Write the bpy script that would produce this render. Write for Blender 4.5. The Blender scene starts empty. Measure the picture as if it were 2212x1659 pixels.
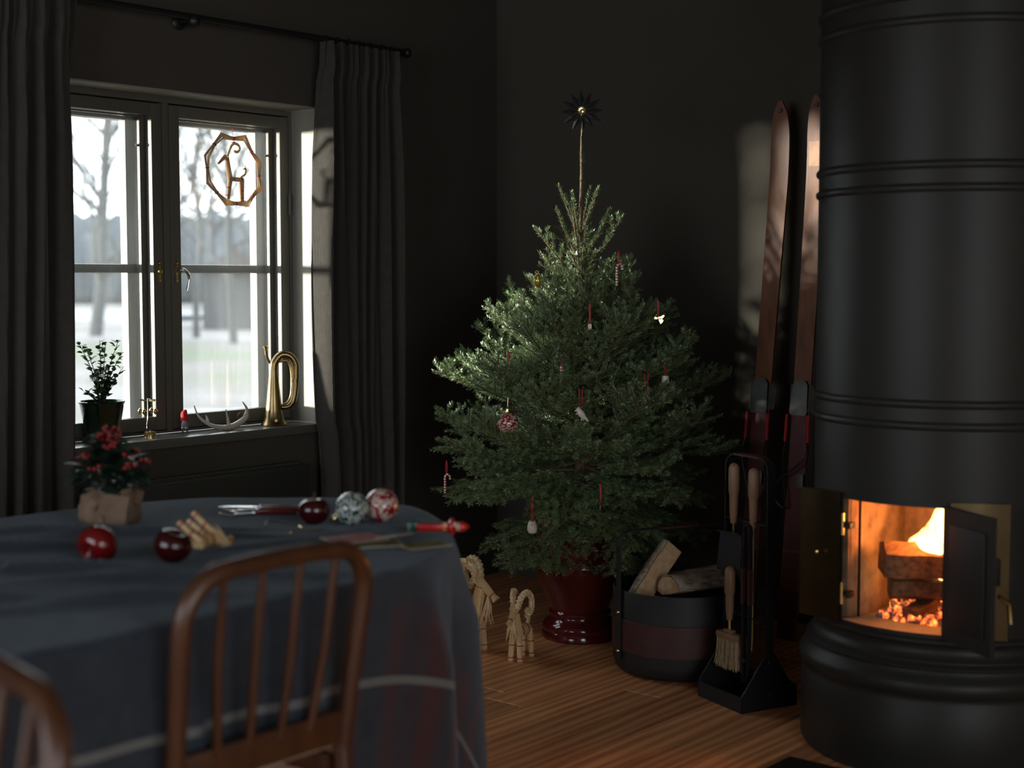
import bpy, bmesh, math, random
import numpy as np
from mathutils import Vector, Matrix, Euler
random.seed(7); rng = np.random.default_rng(11)
R = math.radians
sc = bpy.context.scene
COL = sc.collection

# ------------------------------------------------------------------ camera
cam_d = bpy.data.cameras.new('camera'); cam = bpy.data.objects.new('camera', cam_d); COL.objects.link(cam)
cam.location = (0, 0, 1.32); cam.rotation_euler = (R(90 - 4.09), 0, R(40.1 - 90))
cam_d.sensor_width = 36; cam_d.lens = 36 * 3181 / 2212
cam_d.clip_start = .05; cam_d.clip_end = 600
cam_d.dof.use_dof = True; cam_d.dof.focus_distance = 5.25; cam_d.dof.aperture_fstop = 2.0
sc.camera = cam
# ------------------------------------------------------------------ sky, sun, exposure
w = bpy.data.worlds.new('winter_sky'); sc.world = w; w.use_nodes = True
bg = w.node_tree.nodes['Background']
bg.inputs[0].default_value = (.91, .95, 1.0, 1); bg.inputs[1].default_value = 5.0
SUN_DIR = Vector((.695, -.719, -.012)).normalized()
sl = bpy.data.lights.new('sun', 'SUN'); sun = bpy.data.objects.new('sun', sl); COL.objects.link(sun)
sl.energy = 20.0; sl.angle = R(3.8); sl.color = (1.0, .93, .80)
sun.rotation_euler = SUN_DIR.to_track_quat('-Z', 'Y').to_euler(); sun.location = (-6, 10, 4)
def portal(name, loc, rot, sx, sy):
    l = bpy.data.lights.new(name, 'AREA'); l.shape = 'RECTANGLE'; l.size = sx; l.size_y = sy
    l.cycles.is_portal = True
    o = bpy.data.objects.new(name, l); COL.objects.link(o); o.location = loc; o.rotation_euler = rot
portal('window_portal', (3.311, 4.60, 1.36), (R(-90), 0, 0), 1.22, 1.28)
portal('window_portal_rear', (-2.38, 2.50, 1.31), (0, R(-90), 0), 2.24, 3.12)
portal('window_portal_back', (-.35, -2.38, 1.31), (R(90), 0, 0), 3.12, 2.24)
sc.view_settings.view_transform = 'Standard'; sc.view_settings.look = 'None'
sc.view_settings.gamma = 1; sc.view_settings.use_curve_mapping = False
sc.view_settings.exposure = 0.0
try:
    sc.cycles.caustics_reflective = False; sc.cycles.caustics_refractive = False
    sc.cycles.sample_clamp_indirect = 4.0; sc.cycles.transparent_max_bounces = 16
    sc.cycles.max_bounces = 8
except Exception: pass

# ------------------------------------------------------------------ helpers
def tag(o, label=None, cat=None, group=None, kind=None):
    if label: o['label'] = label
    if cat: o['category'] = cat
    if group: o['group'] = group
    if kind: o['kind'] = kind
    return o
def thing(name, label, cat, loc=(0, 0, 0), rz=0, group=None, rot=None):
    o = bpy.data.objects.new(name, None); COL.objects.link(o)
    o.empty_display_size = .05
    o.location = loc; o.rotation_euler = rot if rot else (0, 0, rz)
    return tag(o, label, cat, group)
def struct(name, loc=(0, 0, 0)):
    o = bpy.data.objects.new(name, None); COL.objects.link(o); o.location = loc; o.empty_display_size = .05
    o['kind'] = 'structure'; return o
def frame(d):
    d = Vector(d).normalized()
    a = Vector((0, 0, 1)) if abs(d.z) < .9 else Vector((1, 0, 0))
    u = d.cross(a).normalized(); v = u.cross(d).normalized()
    return u, v
class MB:
    def __init__(s): s.v = []; s.f = []
    def add(s, vs, fs):
        b = len(s.v); s.v += [tuple(p) for p in vs]; s.f += [tuple(i + b for i in f) for f in fs]; return s
    def box(s, c, d, m=None):
        x, y, z = (k / 2 for k in d)
        vs = [Vector((a * x, b * y, e * z)) for a in (-1, 1) for b in (-1, 1) for e in (-1, 1)]
        if m: vs = [m @ p for p in vs]
        c = Vector(c)
        return s.add([p + c for p in vs], [(0, 1, 3, 2), (4, 6, 7, 5), (0, 4, 5, 1), (2, 3, 7, 6), (0, 2, 6, 4), (1, 5, 7, 3)])
    def span(s, a, b): # box from corner a to corner b
        return s.box([(p + q) / 2 for p, q in zip(a, b)], [abs(q - p) for p, q in zip(a, b)])
    def bbox(s, c, d, bv=.004, m=None): # bevelled box
        bm = bmesh.new(); bmesh.ops.create_cube(bm, size=1)
        for v in bm.verts: v.co = Vector((v.co.x * d[0], v.co.y * d[1], v.co.z * d[2]))
        bmesh.ops.bevel(bm, geom=bm.edges[:], offset=min(bv, min(d) * .45), segments=2, affect='EDGES', profile=.6)
        c = Vector(c); bm.verts.index_update()
        s.add([(m @ v.co if m else v.co) + c for v in bm.verts], [[v.index for v in f.verts] for f in bm.faces]); bm.free(); return s
    def tube(s, pts, r, n=8, cap=True, flat=None, up=None):
        pts = [Vector(p) for p in pts]; k = len(pts)
        if not hasattr(r, '__len__'): r = [r] * k
        pu = None; rings = []
        for i, p in enumerate(pts):
            d = (pts[min(i + 1, k - 1)] - pts[max(i - 1, 0)])
            if d.length < 1e-9: d = Vector((0, 0, 1))
            d.normalize()
            if pu is None:
                if up is not None: u = Vector(up); u = (u - d * u.dot(d)).normalized()
                else: u = frame(d)[0]
            else:
                u = pu - d * pu.dot(d); u = u.normalized() if u.length > 1e-6 else frame(d)[0]
            v = d.cross(u); pu = u
            f1, f2 = (flat if flat else (1, 1))
            rings.append([p + (u * math.cos(a) * f1 + v * math.sin(a) * f2) * r[i] for a in (2 * math.pi * j / n for j in range(n))])
        vs = [q for g in rings for q in g]
        fs = [(i * n + j, i * n + (j + 1) % n, (i + 1) * n + (j + 1) % n, (i + 1) * n + j) for i in range(k - 1) for j in range(n)]
        if cap: fs += [tuple(range(n))[::-1], tuple((k - 1) * n + j for j in range(n))]
        return s.add(vs, fs)
    def bar(s, pts, w, t, side): # flat bar of width w (along side) and thickness t following pts
        pts = [Vector(p) for p in pts]; side = Vector(side).normalized(); vs = []; k = len(pts)
        for i, p in enumerate(pts):
            d = (pts[min(i + 1, k - 1)] - pts[max(i - 1, 0)]).normalized()
            nrm = d.cross(side).normalized()
            for a, b in ((-1, -1), (1, -1), (1, 1), (-1, 1)): vs.append(p + side * a * w / 2 + nrm * b * t / 2)
        fs = [(i * 4 + j, i * 4 + (j + 1) % 4, (i + 1) * 4 + (j + 1) % 4, (i + 1) * 4 + j) for i in range(k - 1) for j in range(4)]
        fs += [(3, 2, 1, 0), tuple((k - 1) * 4 + j for j in range(4))]
        return s.add(vs, fs)
    def lathe(s, prof, n=32, c=(0, 0, 0), a0=0, a1=360, axis=None, close=True):
        full = abs(a1 - a0 - 360) < 1e-6; m = n if full else n + 1
        c = Vector(c); vs = []
        rot = Vector((0, 0, 1)).rotation_difference(Vector(axis).normalized()) if axis is not None else None
        for r, z in prof:
            for j in range(m):
                a = R(a0 + (a1 - a0) * j / n); p = Vector((r * math.cos(a), r * math.sin(a), z))
                vs.append((rot @ p if rot else p) + c)
        fs = [(i * m + j, i * m + (j + 1) % m, (i + 1) * m + (j + 1) % m, (i + 1) * m + j) for i in range(len(prof) - 1) for j in range(n)]
        return s.add(vs, fs)
    def sphere(s, c, r, n=12, m=8, sc=(1, 1, 1)):
        c = Vector(c); prof = [(max(1e-5, math.sin(math.pi * i / m)), -math.cos(math.pi * i / m)) for i in range(m + 1)]
        vs = [Vector((q * math.cos(2 * math.pi * j / n) * r * sc[0], q * math.sin(2 * math.pi * j / n) * r * sc[1], z * r * sc[2])) + c for q, z in prof for j in range(n)]
        return s.add(vs, [(i * n + j, i * n + (j + 1) % n, (i + 1) * n + (j + 1) % n, (i + 1) * n + j) for i in range(m) for j in range(n)])
    def prism(s, poly, z0, z1, m=None): # poly in xy extruded along z, then matrix
        n = len(poly); vs = [Vector((x, y, z0)) for x, y in poly] + [Vector((x, y, z1)) for x, y in poly]
        if m: vs = [m @ p for p in vs]
        return s.add(vs, [tuple(range(n))[::-1], tuple(range(n, 2 * n))] + [(j, (j + 1) % n, n + (j + 1) % n, n + j) for j in range(n)])
    def xf(s, m): s.v = [tuple(m @ Vector(p)) for p in s.v]; return s
    def mesh(s, name, mat, smooth=True):
        me = bpy.data.meshes.new(name); me.from_pydata(s.v, [], s.f); me.update()
        if mat: me.materials.append(mat)
        if smooth:
            me.polygons.foreach_set('use_smooth', [True] * len(me.polygons))
            me.set_sharp_from_angle(angle=R(38))
        return me
    def build(s, name, mat, parent=None, smooth=True, loc=None):
        o = bpy.data.objects.new(name, s.mesh(name, mat, smooth)); COL.objects.link(o)
        if parent: o.parent = parent
        if loc is not None: o.location = loc
        return o
def inst(name, me, parent, loc=(0, 0, 0), rot=(0, 0, 0), scale=(1, 1, 1)):
    o = bpy.data.objects.new(name, me); COL.objects.link(o); o.parent = parent
    o.location = loc; o.rotation_euler = rot; o.scale = scale; return o
def bez(pts, n=8): # catmull-rom through pts
    P = [Vector(p) for p in pts]; out = []
    for i in range(len(P) - 1):
        a, b, c, d = P[max(i - 1, 0)], P[i], P[i + 1], P[min(i + 2, len(P) - 1)]
        for k in range(n):
            t = k / n
            out.append(.5 * ((2 * b) + (c - a) * t + (2 * a - 5 * b + 4 * c - d) * t * t + (3 * b - a - 3 * c + d) * t ** 3))
    return out + [P[-1]]

# ------------------------------------------------------------------ materials
def mat(name, col=(.5, .5, .5), rough=.5, metal=0, col2=None, ns=None, stretch=None, bump=None, spec=.5, coat=0, emit=None, es=0, transl=0, sheen=0, rnd=0, nd=4):
    m = bpy.data.materials.new(name); m.use_nodes = True; nt = m.node_tree; N = nt.nodes; L = nt.links
    b = N['Principled BSDF']
    b.inputs['Base Color'].default_value = (*col, 1); b.inputs['Roughness'].default_value = rough; b.inputs['Metallic'].default_value = metal
    b.inputs['Specular IOR Level'].default_value = spec; b.inputs['Coat Weight'].default_value = coat; b.inputs['Coat Roughness'].default_value = .06
    b.inputs['Sheen Weight'].default_value = sheen
    tc = N.new('ShaderNodeTexCoord'); mp = N.new('ShaderNodeMapping'); L.new(tc.outputs['Object'], mp.inputs[0])
    if stretch: mp.inputs['Scale'].default_value = stretch
    cs = None
    if rnd:
        oi = N.new('ShaderNodeObjectInfo')
        vm = N.new('ShaderNodeVectorMath'); vm.operation = 'SCALE'; vm.inputs[0].default_value = (13, 7, 5); L.new(oi.outputs['Random'], vm.inputs['Scale'])
        L.new(vm.outputs[0], mp.inputs['Location'])
    if col2 is not None:
        nz = N.new('ShaderNodeTexNoise'); nz.inputs['Scale'].default_value = ns or 8; nz.inputs['Detail'].default_value = nd; L.new(mp.outputs[0], nz.inputs['Vector'])
        cr = N.new('ShaderNodeValToRGB'); cr.color_ramp.elements[0].position = .32; cr.color_ramp.elements[1].position = .68
        cr.color_ramp.elements[0].color = (*col, 1); cr.color_ramp.elements[1].color = (*col2, 1)
        L.new(nz.outputs[0], cr.inputs[0]); cs = cr.outputs[0]
    if rnd:
        hv = N.new('ShaderNodeHueSaturation'); mr = N.new('ShaderNodeMapRange')
        mr.inputs[3].default_value = 1 - rnd; mr.inputs[4].default_value = 1 + rnd; L.new(oi.outputs['Random'], mr.inputs[0]); L.new(mr.outputs[0], hv.inputs['Value'])
        if cs: L.new(cs, hv.inputs['Color'])
        else: hv.inputs['Color'].default_value = (*col, 1)
        cs = hv.outputs[0]
    if cs: L.new(cs, b.inputs['Base Color'])
    if bump:
        n2 = N.new('ShaderNodeTexNoise'); n2.inputs['Scale'].default_value = bump[0]; n2.inputs['Detail'].default_value = 3; L.new(mp.outputs[0], n2.inputs['Vector'])
        bp = N.new('ShaderNodeBump'); bp.inputs['Strength'].default_value = bump[1]; bp.inputs['Distance'].default_value = bump[2] if len(bump) > 2 else .002
        L.new(n2.outputs[0], bp.inputs['Height']); L.new(bp.outputs[0], b.inputs['Normal'])
    if emit: b.inputs['Emission Color'].default_value = (*emit, 1); b.inputs['Emission Strength'].default_value = es
    if transl:
        tr = N.new('ShaderNodeBsdfTranslucent'); mx = N.new('ShaderNodeMixShader'); mx.inputs[0].default_value = transl
        if cs: L.new(cs, tr.inputs[0])
        else: tr.inputs[0].default_value = (*col, 1)
        L.new(b.outputs[0], mx.inputs[1]); L.new(tr.outputs[0], mx.inputs[2]); L.new(mx.outputs[0], N['Material Output'].inputs[0])
    return m
def weave(name, col, col2, rough=.9, sc_=700, transl=0, strength=.35):
    m = mat(name, col, rough, col2=col2, ns=30, transl=transl, spec=.15, sheen=.15)
    nt = m.node_tree; N = nt.nodes; L = nt.links; b = N['Principled BSDF']
    tc = N.new('ShaderNodeTexCoord'); w1 = N.new('ShaderNodeTexWave'); w2 = N.new('ShaderNodeTexWave'); w2.bands_direction = 'Z'
    for q in (w1, w2):
        q.inputs['Scale'].default_value = sc_ / 6.28; q.inputs['Distortion'].default_value = 2.5; q.inputs['Detail'].default_value = 1; L.new(tc.outputs['Object'], q.inputs[0])
    ad = N.new('ShaderNodeMath'); ad.operation = 'ADD'; L.new(w1.outputs['Fac'], ad.inputs[0]); L.new(w2.outputs['Fac'], ad.inputs[1])
    bp = N.new('ShaderNodeBump'); bp.inputs['Strength'].default_value = strength; bp.inputs['Distance'].default_value = .001
    L.new(ad.outputs[0], bp.inputs['Height']); L.new(bp.outputs[0], b.inputs['Normal'])
    return m
WALL = mat('wall_paint', (.054, .047, .038), .85, col2=(.059, .051, .0415), ns=3, bump=(260, .25, .002), spec=.2)
CEIL = mat('ceiling_paint', (.16, .15, .13), .9)
WALL2 = mat('pale_wall_paint', (.12, .11, .095), .9)
BEIGE = mat('window_paint', (.105, .097, .079), .42, col2=(.097, .089, .073), ns=4, bump=(120, .06, .001))
PALE = mat('lit_window_paint', (.34, .32, .275), .45)  # window paint lightened: light on outer leaf and glazing bar put into the colour
REVEAL = mat('reveal_paint', (.21, .195, .16), .6)
SILL = mat('sill_paint', (.095, .090, .078), .30, col2=(.088, .083, .072), ns=5)
TRIM = mat('dark_trim', (.055, .053, .046), .5)
def plank_mat():
    m = bpy.data.materials.new('oak_plank'); m.use_nodes = True; nt = m.node_tree; N = nt.nodes; L = nt.links; b = N['Principled BSDF']
    tc = N.new('ShaderNodeTexCoord'); oi = N.new('ShaderNodeObjectInfo'); vm = N.new('ShaderNodeVectorMath'); vm.operation = 'SCALE'; vm.inputs[0].default_value = (31, 17, 3)
    L.new(oi.outputs['Random'], vm.inputs['Scale']); mp = N.new('ShaderNodeMapping'); mp.inputs['Scale'].default_value = (1.2, 14, 14)
    L.new(tc.outputs['Object'], mp.inputs[0]); L.new(vm.outputs[0], mp.inputs['Location'])
    nz = N.new('ShaderNodeTexNoise'); nz.inputs['Scale'].default_value = 2.2; nz.inputs['Detail'].default_value = 6; nz.inputs['Distortion'].default_value = .6; L.new(mp.outputs[0], nz.inputs[0])
    wv = N.new('ShaderNodeTexWave'); wv.bands_direction = 'Y'; wv.inputs['Scale'].default_value = .55; wv.inputs['Distortion'].default_value = 7; wv.inputs['Detail'].default_value = 3; L.new(mp.outputs[0], wv.inputs[0])
    mx = N.new('ShaderNodeMix'); mx.inputs[0].default_value = .35; L.new(nz.outputs[0], mx.inputs[2]); L.new(wv.outputs['Fac'], mx.inputs[3])
    cr = N.new('ShaderNodeValToRGB'); e = cr.color_ramp.elements; e[0].position = .25; e[1].position = .75
    e[0].color = (.40, .15, .060, 1); e[1].color = (.76, .34, .145, 1); L.new(mx.outputs[0], cr.inputs[0])
    hv = N.new('ShaderNodeHueSaturation'); mr = N.new('ShaderNodeMapRange'); mr.inputs[3].default_value = .78; mr.inputs[4].default_value = 1.25
    L.new(oi.outputs['Random'], mr.inputs[0]); L.new(mr.outputs[0], hv.inputs['Value']); L.new(cr.outputs[0], hv.inputs['Color']); L.new(hv.outputs[0], b.inputs['Base Color'])
    b.inputs['Roughness'].default_value = .42
    bp = N.new('ShaderNodeBump'); bp.inputs['Strength'].default_value = .08; bp.inputs['Distance'].default_value = .001; L.new(nz.outputs[0], bp.inputs['Height']); L.new(bp.outputs[0], b.inputs['Normal'])
    return m
PLANK = plank_mat()
def glass_mat(name, dust=.05, gloss=.05, tint=(.97, .985, .985)):
    m = bpy.data.materials.new(name); m.use_nodes = True; nt = m.node_tree; N = nt.nodes; L = nt.links; N.remove(N['Principled BSDF'])
    t = N.new('ShaderNodeBsdfTransparent'); t.inputs[0].default_value = (*tint, 1)
    g = N.new('ShaderNodeBsdfGlossy'); g.inputs['Roughness'].default_value = .02
    d = N.new('ShaderNodeBsdfTranslucent'); d.inputs[0].default_value = (.9, .95, 1, 1)
    nz = N.new('ShaderNodeTexNoise'); nz.inputs['Scale'].default_value = 5; nz.inputs['Detail'].default_value = 6
    tc = N.new('ShaderNodeTexCoord'); mp = N.new('ShaderNodeMapping'); mp.inputs['Scale'].default_value = (3, 1, .5); L.new(tc.outputs['Object'], mp.inputs[0]); L.new(mp.outputs[0], nz.inputs[0])
    mr = N.new('ShaderNodeMapRange'); mr.inputs[1].default_value = .3; mr.inputs[2].default_value = .8; mr.inputs[3].default_value = dust * .5; mr.inputs[4].default_value = dust * 1.6; L.new(nz.outputs[0], mr.inputs[0])
    a = N.new('ShaderNodeMixShader'); a.inputs[0].default_value = gloss; L.new(t.outputs[0], a.inputs[1]); L.new(g.outputs[0], a.inputs[2])
    b = N.new('ShaderNodeMixShader'); L.new(mr.outputs[0], b.inputs[0]); L.new(a.outputs[0], b.inputs[1]); L.new(d.outputs[0], b.inputs[2])
    L.new(b.outputs[0], N['Material Output'].inputs[0]); return m
GLASS = glass_mat('window_glass', .012)
CURT = weave('curtain_linen', (.066, .058, .050), (.054, .048, .041), .9, 900, transl=.25)
BLACK = mat('black_steel', (.012, .012, .013), .42, .3, bump=(300, .05, .001))
STOVE = mat('stove_sheet_metal', (.021, .020, .0175), .44, .0, col2=(.019, .018, .0158), spec=.24, ns=2, bump=(500, .04, .0005))
BRASS = mat('brass', (.62, .46, .19), .25, 1, col2=(.50, .36, .15), ns=30, bump=(40, .04, .001))
BRASSD = mat('brass_worn', (.30, .20, .08), .38, 1, col2=(.22, .15, .06), ns=9, bump=(30, .06, .001))
GOLD = mat('polished_gold', (.85, .66, .28), .14, 1)
CHROME = mat('chrome', (.72, .72, .72), .12, 1)
IRON = mat('cast_iron', (.010, .009, .008), .55, .2, bump=(90, .12, .001))
STRAW = mat('straw', (.58, .37, .17), .42, col2=(.82, .60, .34), ns=5, stretch=(60, 60, 6), spec=.5)
STRAWT = mat('sunlit_straw', (.60, .43, .26), .5, col2=(.72, .57, .38), ns=5, stretch=(60, 60, 6), transl=.5)
STRAWD = mat('straw_braid', (.50, .33, .16), .42, col2=(.85, .66, .40), ns=60, spec=.5)
REDY = mat('red_yarn', (.42, .012, .016), .75, col2=(.30, .008, .012), ns=200)
REDRIB = mat('red_ribbon', (.60, .02, .02), .45, col2=(.50, .015, .015), ns=40, transl=.25)
CERW = mat('white_ceramic', (.72, .66, .55), .4, col2=(.66, .60, .49), ns=20, coat=.2)
CHAIRW = mat('teak_chair', (.085, .030, .011), .38, col2=(.05, .017, .007), ns=3.5, stretch=(7, 7, 1.2), coat=.15)
PAPER = mat('brown_paper', (.26, .17, .115), .8, col2=(.20, .13, .085), ns=14, transl=.1)
WOODL = mat('pale_wood', (.26, .145, .080), .5, col2=(.20, .11, .058), ns=4, stretch=(20, 20, 2))
LEATHER = mat('brown_leather', (.055, .015, .012), .55, col2=(.042, .011, .009), ns=30, bump=(140, .15, .001))

# ------------------------------------------------------------------ floor, walls, ceiling
WX0, WX1, WY0, WY1, WZ = -2.2, 4.99, -2.2, 4.29, 2.62
fl = MB().span((WX0 - .2, WY0 - .2, -.08), (WX1 + .2, WY1 + .3, -.0165)).build('floor', mat('subfloor', (.03, .018, .01), .9), smooth=False); fl['kind'] = 'structure'
PW = .142; lens = (1.62, 2.05, 2.4)
def plank_mesh(lx, wy):
    g = .0008; b = .0022; h = .016; x0, x1, y0, y1 = g, lx - g, g, wy - g
    vs = [(x0, y0, -h), (x1, y0, -h), (x1, y1, -h), (x0, y1, -h), (x0, y0, -b), (x1, y0, -b), (x1, y1, -b), (x0, y1, -b), (x0 + b, y0 + b, 0), (x1 - b, y0 + b, 0), (x1 - b, y1 - b, 0), (x0 + b, y1 - b, 0)]
    fs = [(0, 1, 5, 4), (1, 2, 6, 5), (2, 3, 7, 6), (3, 0, 4, 7), (4, 5, 9, 8), (5, 6, 10, 9), (6, 7, 11, 10), (7, 4, 8, 11), (8, 9, 10, 11)]
    return MB().add(vs, fs).mesh('plank', PLANK, False)
pcache = {}
rows = []
k0 = int((WY0 - 3.004) / PW) - 1
for k in range(k0, 12):
    y = 3.004 + k * PW
    if y < WY0 - .001: continue
    wy = min(PW, WY1 - y)
    if wy < .02: break
    x = 3.525 - 2.05 * 3 if k == 0 else WX0 - random.random() * 1.9
    while x < WX1 - .02:
        L_ = lens[1] if k == 0 else random.choice(lens)
        x0 = max(x, WX0); x1 = min(x + L_, WX1)
        if x1 - x0 > .03:
            key = (round(x1 - x0, 3), round(wy, 3))
            if key not in pcache: pcache[key] = plank_mesh(*key)
            inst('plank', pcache[key], fl, (x0, y, 0))
        x += L_
OX0, OX1, OZ0, OZ1 = 2.706, 3.916, .722, 1.982   # window opening
def wall(name, boxes, m=WALL):
    b = MB()
    for p, q in boxes: b.span(p, q)
    o = b.build(name, m, smooth=False); o['kind'] = 'structure'; return o
wall('wall_left', [((WX0 - .2, WY1, -.02), (OX0, WY1 + .3, WZ)), ((OX1, WY1, -.02), (WX1 + .2, WY1 + .3, WZ)), ((OX0, WY1, -.02), (OX1, WY1 + .3, OZ0)), ((OX0, WY1, OZ1), (OX1, WY1 + .3, WZ))])
wall('wall_right', [((WX1, WY0 - .2, -.02), (WX1 + .2, WY1, WZ))])
KX0, KX1 = -1.90, 1.20
wall('wall_back', [((WX0, WY0 - .2, -.02), (KX0, WY0, WZ)), ((KX1, WY0 - .2, -.02), (WX1, WY0, WZ)), ((KX0, WY0 - .2, -.02), (KX1, WY0, .20)), ((KX0, WY0 - .2, 2.42), (KX1, WY0, WZ))], WALL2)
BY0, BY1, BZ0, BZ1 = .95, 4.05, .20, 2.42         # rear window
wall('wall_rear', [((WX0 - .2, WY0 - .2, -.02), (WX0, BY0, WZ)), ((WX0 - .2, BY1, -.02), (WX0, WY1, WZ)), ((WX0 - .2, BY0, -.02), (WX0, BY1, BZ0)), ((WX0 - .2, BY0, BZ1), (WX0, BY1, WZ))], WALL2)
wall('ceiling', [((WX0 - .2, WY0 - .2, WZ), (WX1 + .2, WY1 + .3, WZ + .1))], CEIL)
for nm, p, q in (('baseboard_left', (WX0, WY1 - .014, 0), (WX1 - .014, WY1, .12)), ('baseboard_right', (WX1 - .014, WY0, 0), (WX1, WY1 - .014, .12))):
    o = MB().bbox([(a + b) / 2 for a, b in zip(p, q)], [b - a for a, b in zip(p, q)], .006).build(nm, TRIM); o['kind'] = 'structure'
# reveal lining
o = MB().span((OX0, WY1 + .001, OZ0), (OX0 + .006, 4.425, OZ1)).span((OX1 - .006, WY1 + .001, OZ0), (OX1, 4.425, OZ1)).span((OX0 + .006, WY1 + .001, OZ1 - .006), (OX1 - .006, 4.425, OZ1)).build('trim_1', REVEAL, smooth=False); o['kind'] = 'structure'

# ------------------------------------------------------------------ main window
win = struct('window_1', (0, 0, 0))
def ring(mb, x0, x1, z0, z1, y0, y1, wl, wr, wb, wt, bv=.003):
    def bb(a, b): mb.bbox([(p + q) / 2 for p, q in zip(a, b)], [q - p for p, q in zip(a, b)], bv)
    bb((x0, y0, z0), (x0 + wl, y1, z1)); bb((x1 - wr, y0, z0), (x1, y1, z1)); bb((x0 + wl, y0, z0), (x1 - wr, y1, z0 + wb)); bb((x0 + wl, y0, z1 - wt), (x1 - wr, y1, z1))
f = MB(); ring(f, OX0, OX1, .756, OZ1 - .006, 4.425, 4.60, .019, .019, .010, .022); f.bbox((3.308, 4.49, 1.36), (.0275, .13, 1.19), .003); ring(f, OX0, OX1, .756, OZ1 - .006, 4.5545, 4.60, .05, .05, .035, .055); f.bbox((3.308, 4.577, 1.36), (.09, .045, 1.19), .003)
f.build('frame', BEIGE, win)
sill = MB().bbox(((OX0 + OX1) / 2, 4.347, .739), (OX1 - OX0 - .002, .164, .033), .003).build('sill_board', SILL, win)
glass_me = {}
for i, (sx0, sx1) in enumerate(((2.728, 3.2915), (3.3245, 3.8945))):
    s = struct('sash', (0, 0, 0)); s.parent = win; del s['kind']
    b = MB(); ring(b, sx0, sx1, .769, 1.949, 4.427, 4.468, .046, .044, .050, .044)      # inner leaf, towards the room
    ring(b, sx0 + .030, sx1 - .030, .790, 1.930, 4.468, 4.500, .040, .036, .026, .030)      # stepped rebate
    b.build('inner_leaf', BEIGE, s)
    b = MB(); ring(b, sx0 + .004, sx1 - .004, .770, 1.945, 4.512, 4.552, .088, .092, .036, .056); b.build('outer_leaf', PALE, s)
    MB().bbox(((sx0 + sx1) / 2, 4.532, 1.357), (sx1 - sx0 - .18, .034, .032), .006).build('glazing_bar', PALE, s)
    for z0, z1 in ((.80, 1.343), (1.371, 1.895)):
        MB().span((sx0 + .08, 4.531, z0), (sx1 - .08, 4.534, z1)).build('pane', GLASS, s, smooth=False)
    MB().span((sx0 + .06, 4.482, .81), (sx1 - .06, 4.485, 1.91)).build('pane', GLASS, s, smooth=False)
    # handle / lock plates
    hx = sx1 - .022 if i == 0 else sx0 + .022
    pl = MB().bbox((hx, 4.424, 1.345), (.015, .005, .078), .004); 
    for dz in (-.031, .031): pl.sphere((hx, 4.421, 1.345 + dz), .004, 8, 6)
    pl.build('lock_plate', BRASS, s)
    if i == 0: MB().lathe([(.0001, .006), (.0075, .006), (.009, 0)], 14, (hx, 4.420, 1.345), axis=(0, -1, 0)).build('lock_cap', BRASS, s)
    else:
        MB().tube(bez([(hx, 4.425, 1.35), (hx, 4.395, 1.352), (hx + .012, 4.385, 1.348), (hx + .026, 4.384, 1.322), (hx + .020, 4.388, 1.276)], 6), [.007] * 10 + [.006] * 8 + [.005] * 7, 10).build('handle', CHROME, s)
        for dz in (.25, -.38): MB().tube([(sx1 - .002, 4.420, 1.36 + dz - .04), (sx1 - .002, 4.420, 1.36 + dz + .04)], .006, 8).build('hinge', BEIGE, s)
    MB().tube([(sx1 - .075, 4.49, 1.80), (sx1 - .075, 4.478, 1.80)], [.004, .006], 8).build('coupling_screw', CHROME, s)
# rear windows (behind the camera)
for nm, y0, y1 in (('window_2', BY0, BY1),):
    w2 = struct(nm, (0, 0, 0)); ym = (y0 + y1) / 2; b = MB()
    for ya, yb, za, zb in ((y0, y1, BZ0, BZ0 + .06), (y0, y1, BZ1 - .06, BZ1), (y0, y0 + .06, BZ0 + .06, BZ1 - .06), (y1 - .06, y1, BZ0 + .06, BZ1 - .06), (ym - .03, ym + .03, BZ0 + .06, BZ1 - .06)): b.span((WX0 - .14, ya, za), (WX0 - .08, yb, zb))
    b.build('frame', BEIGE, w2, smooth=False)
    for ya, yb in ((y0 + .05, ym - .02), (ym + .02, y1 - .05)): MB().span((WX0 - .112, ya, BZ0 + .05), (WX0 - .109, yb, BZ1 - .05)).build('pane', GLASS, w2, smooth=False)

w2 = struct('window_3', (0, 0, 0)); b = MB()
for xa, xb, za, zb in ((KX0, KX1, .20, .26), (KX0, KX1, 2.36, 2.42), (KX0, KX0 + .06, .26, 2.36), (KX1 - .06, KX1, .26, 2.36), (-.38, -.32, .26, 2.36)): b.span((xa, WY0 - .14, za), (xb, WY0 - .08, zb))
b.build('frame', BEIGE, w2, smooth=False)
for xa, xb in ((KX0 + .05, -.37), (-.33, KX1 - .05)): MB().span((xa, WY0 - .112, .25), (xb, WY0 - .109, 2.37)).build('pane', GLASS, w2, smooth=False)
# radiator below the sill
t = thing('radiator', 'flat dark grey panel radiator under the window sill', 'radiator', (3.2, 4.225, 0))
MB().bbox((.10, -.01, .365), (.97, .035, .49), .012).build('front_panel', mat('radiator_paint', (.030, .030, .028), .45), t)
MB().bbox((.10, .036, .37), (.95, .030, .50), .006).build('rear_panel', TRIM, t)
g = MB()
for i in range(43): g.box((-.35 + i * .0215, .014, .616), (.006, .022, .004))
g.build('grille', TRIM, t)
MB().tube([(.57, .03, .52), (.61, .03, .52), (.61, .03, .02)], .009, 8).tube([(.605, .03, .50), (.605, .03, .60)], [.014, .017], 12).build('valve', BLACK, t)
for x in (-.2, .5): MB().box((x, .0, .06), (.03, .05, .12)).build('foot', TRIM, t)

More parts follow.
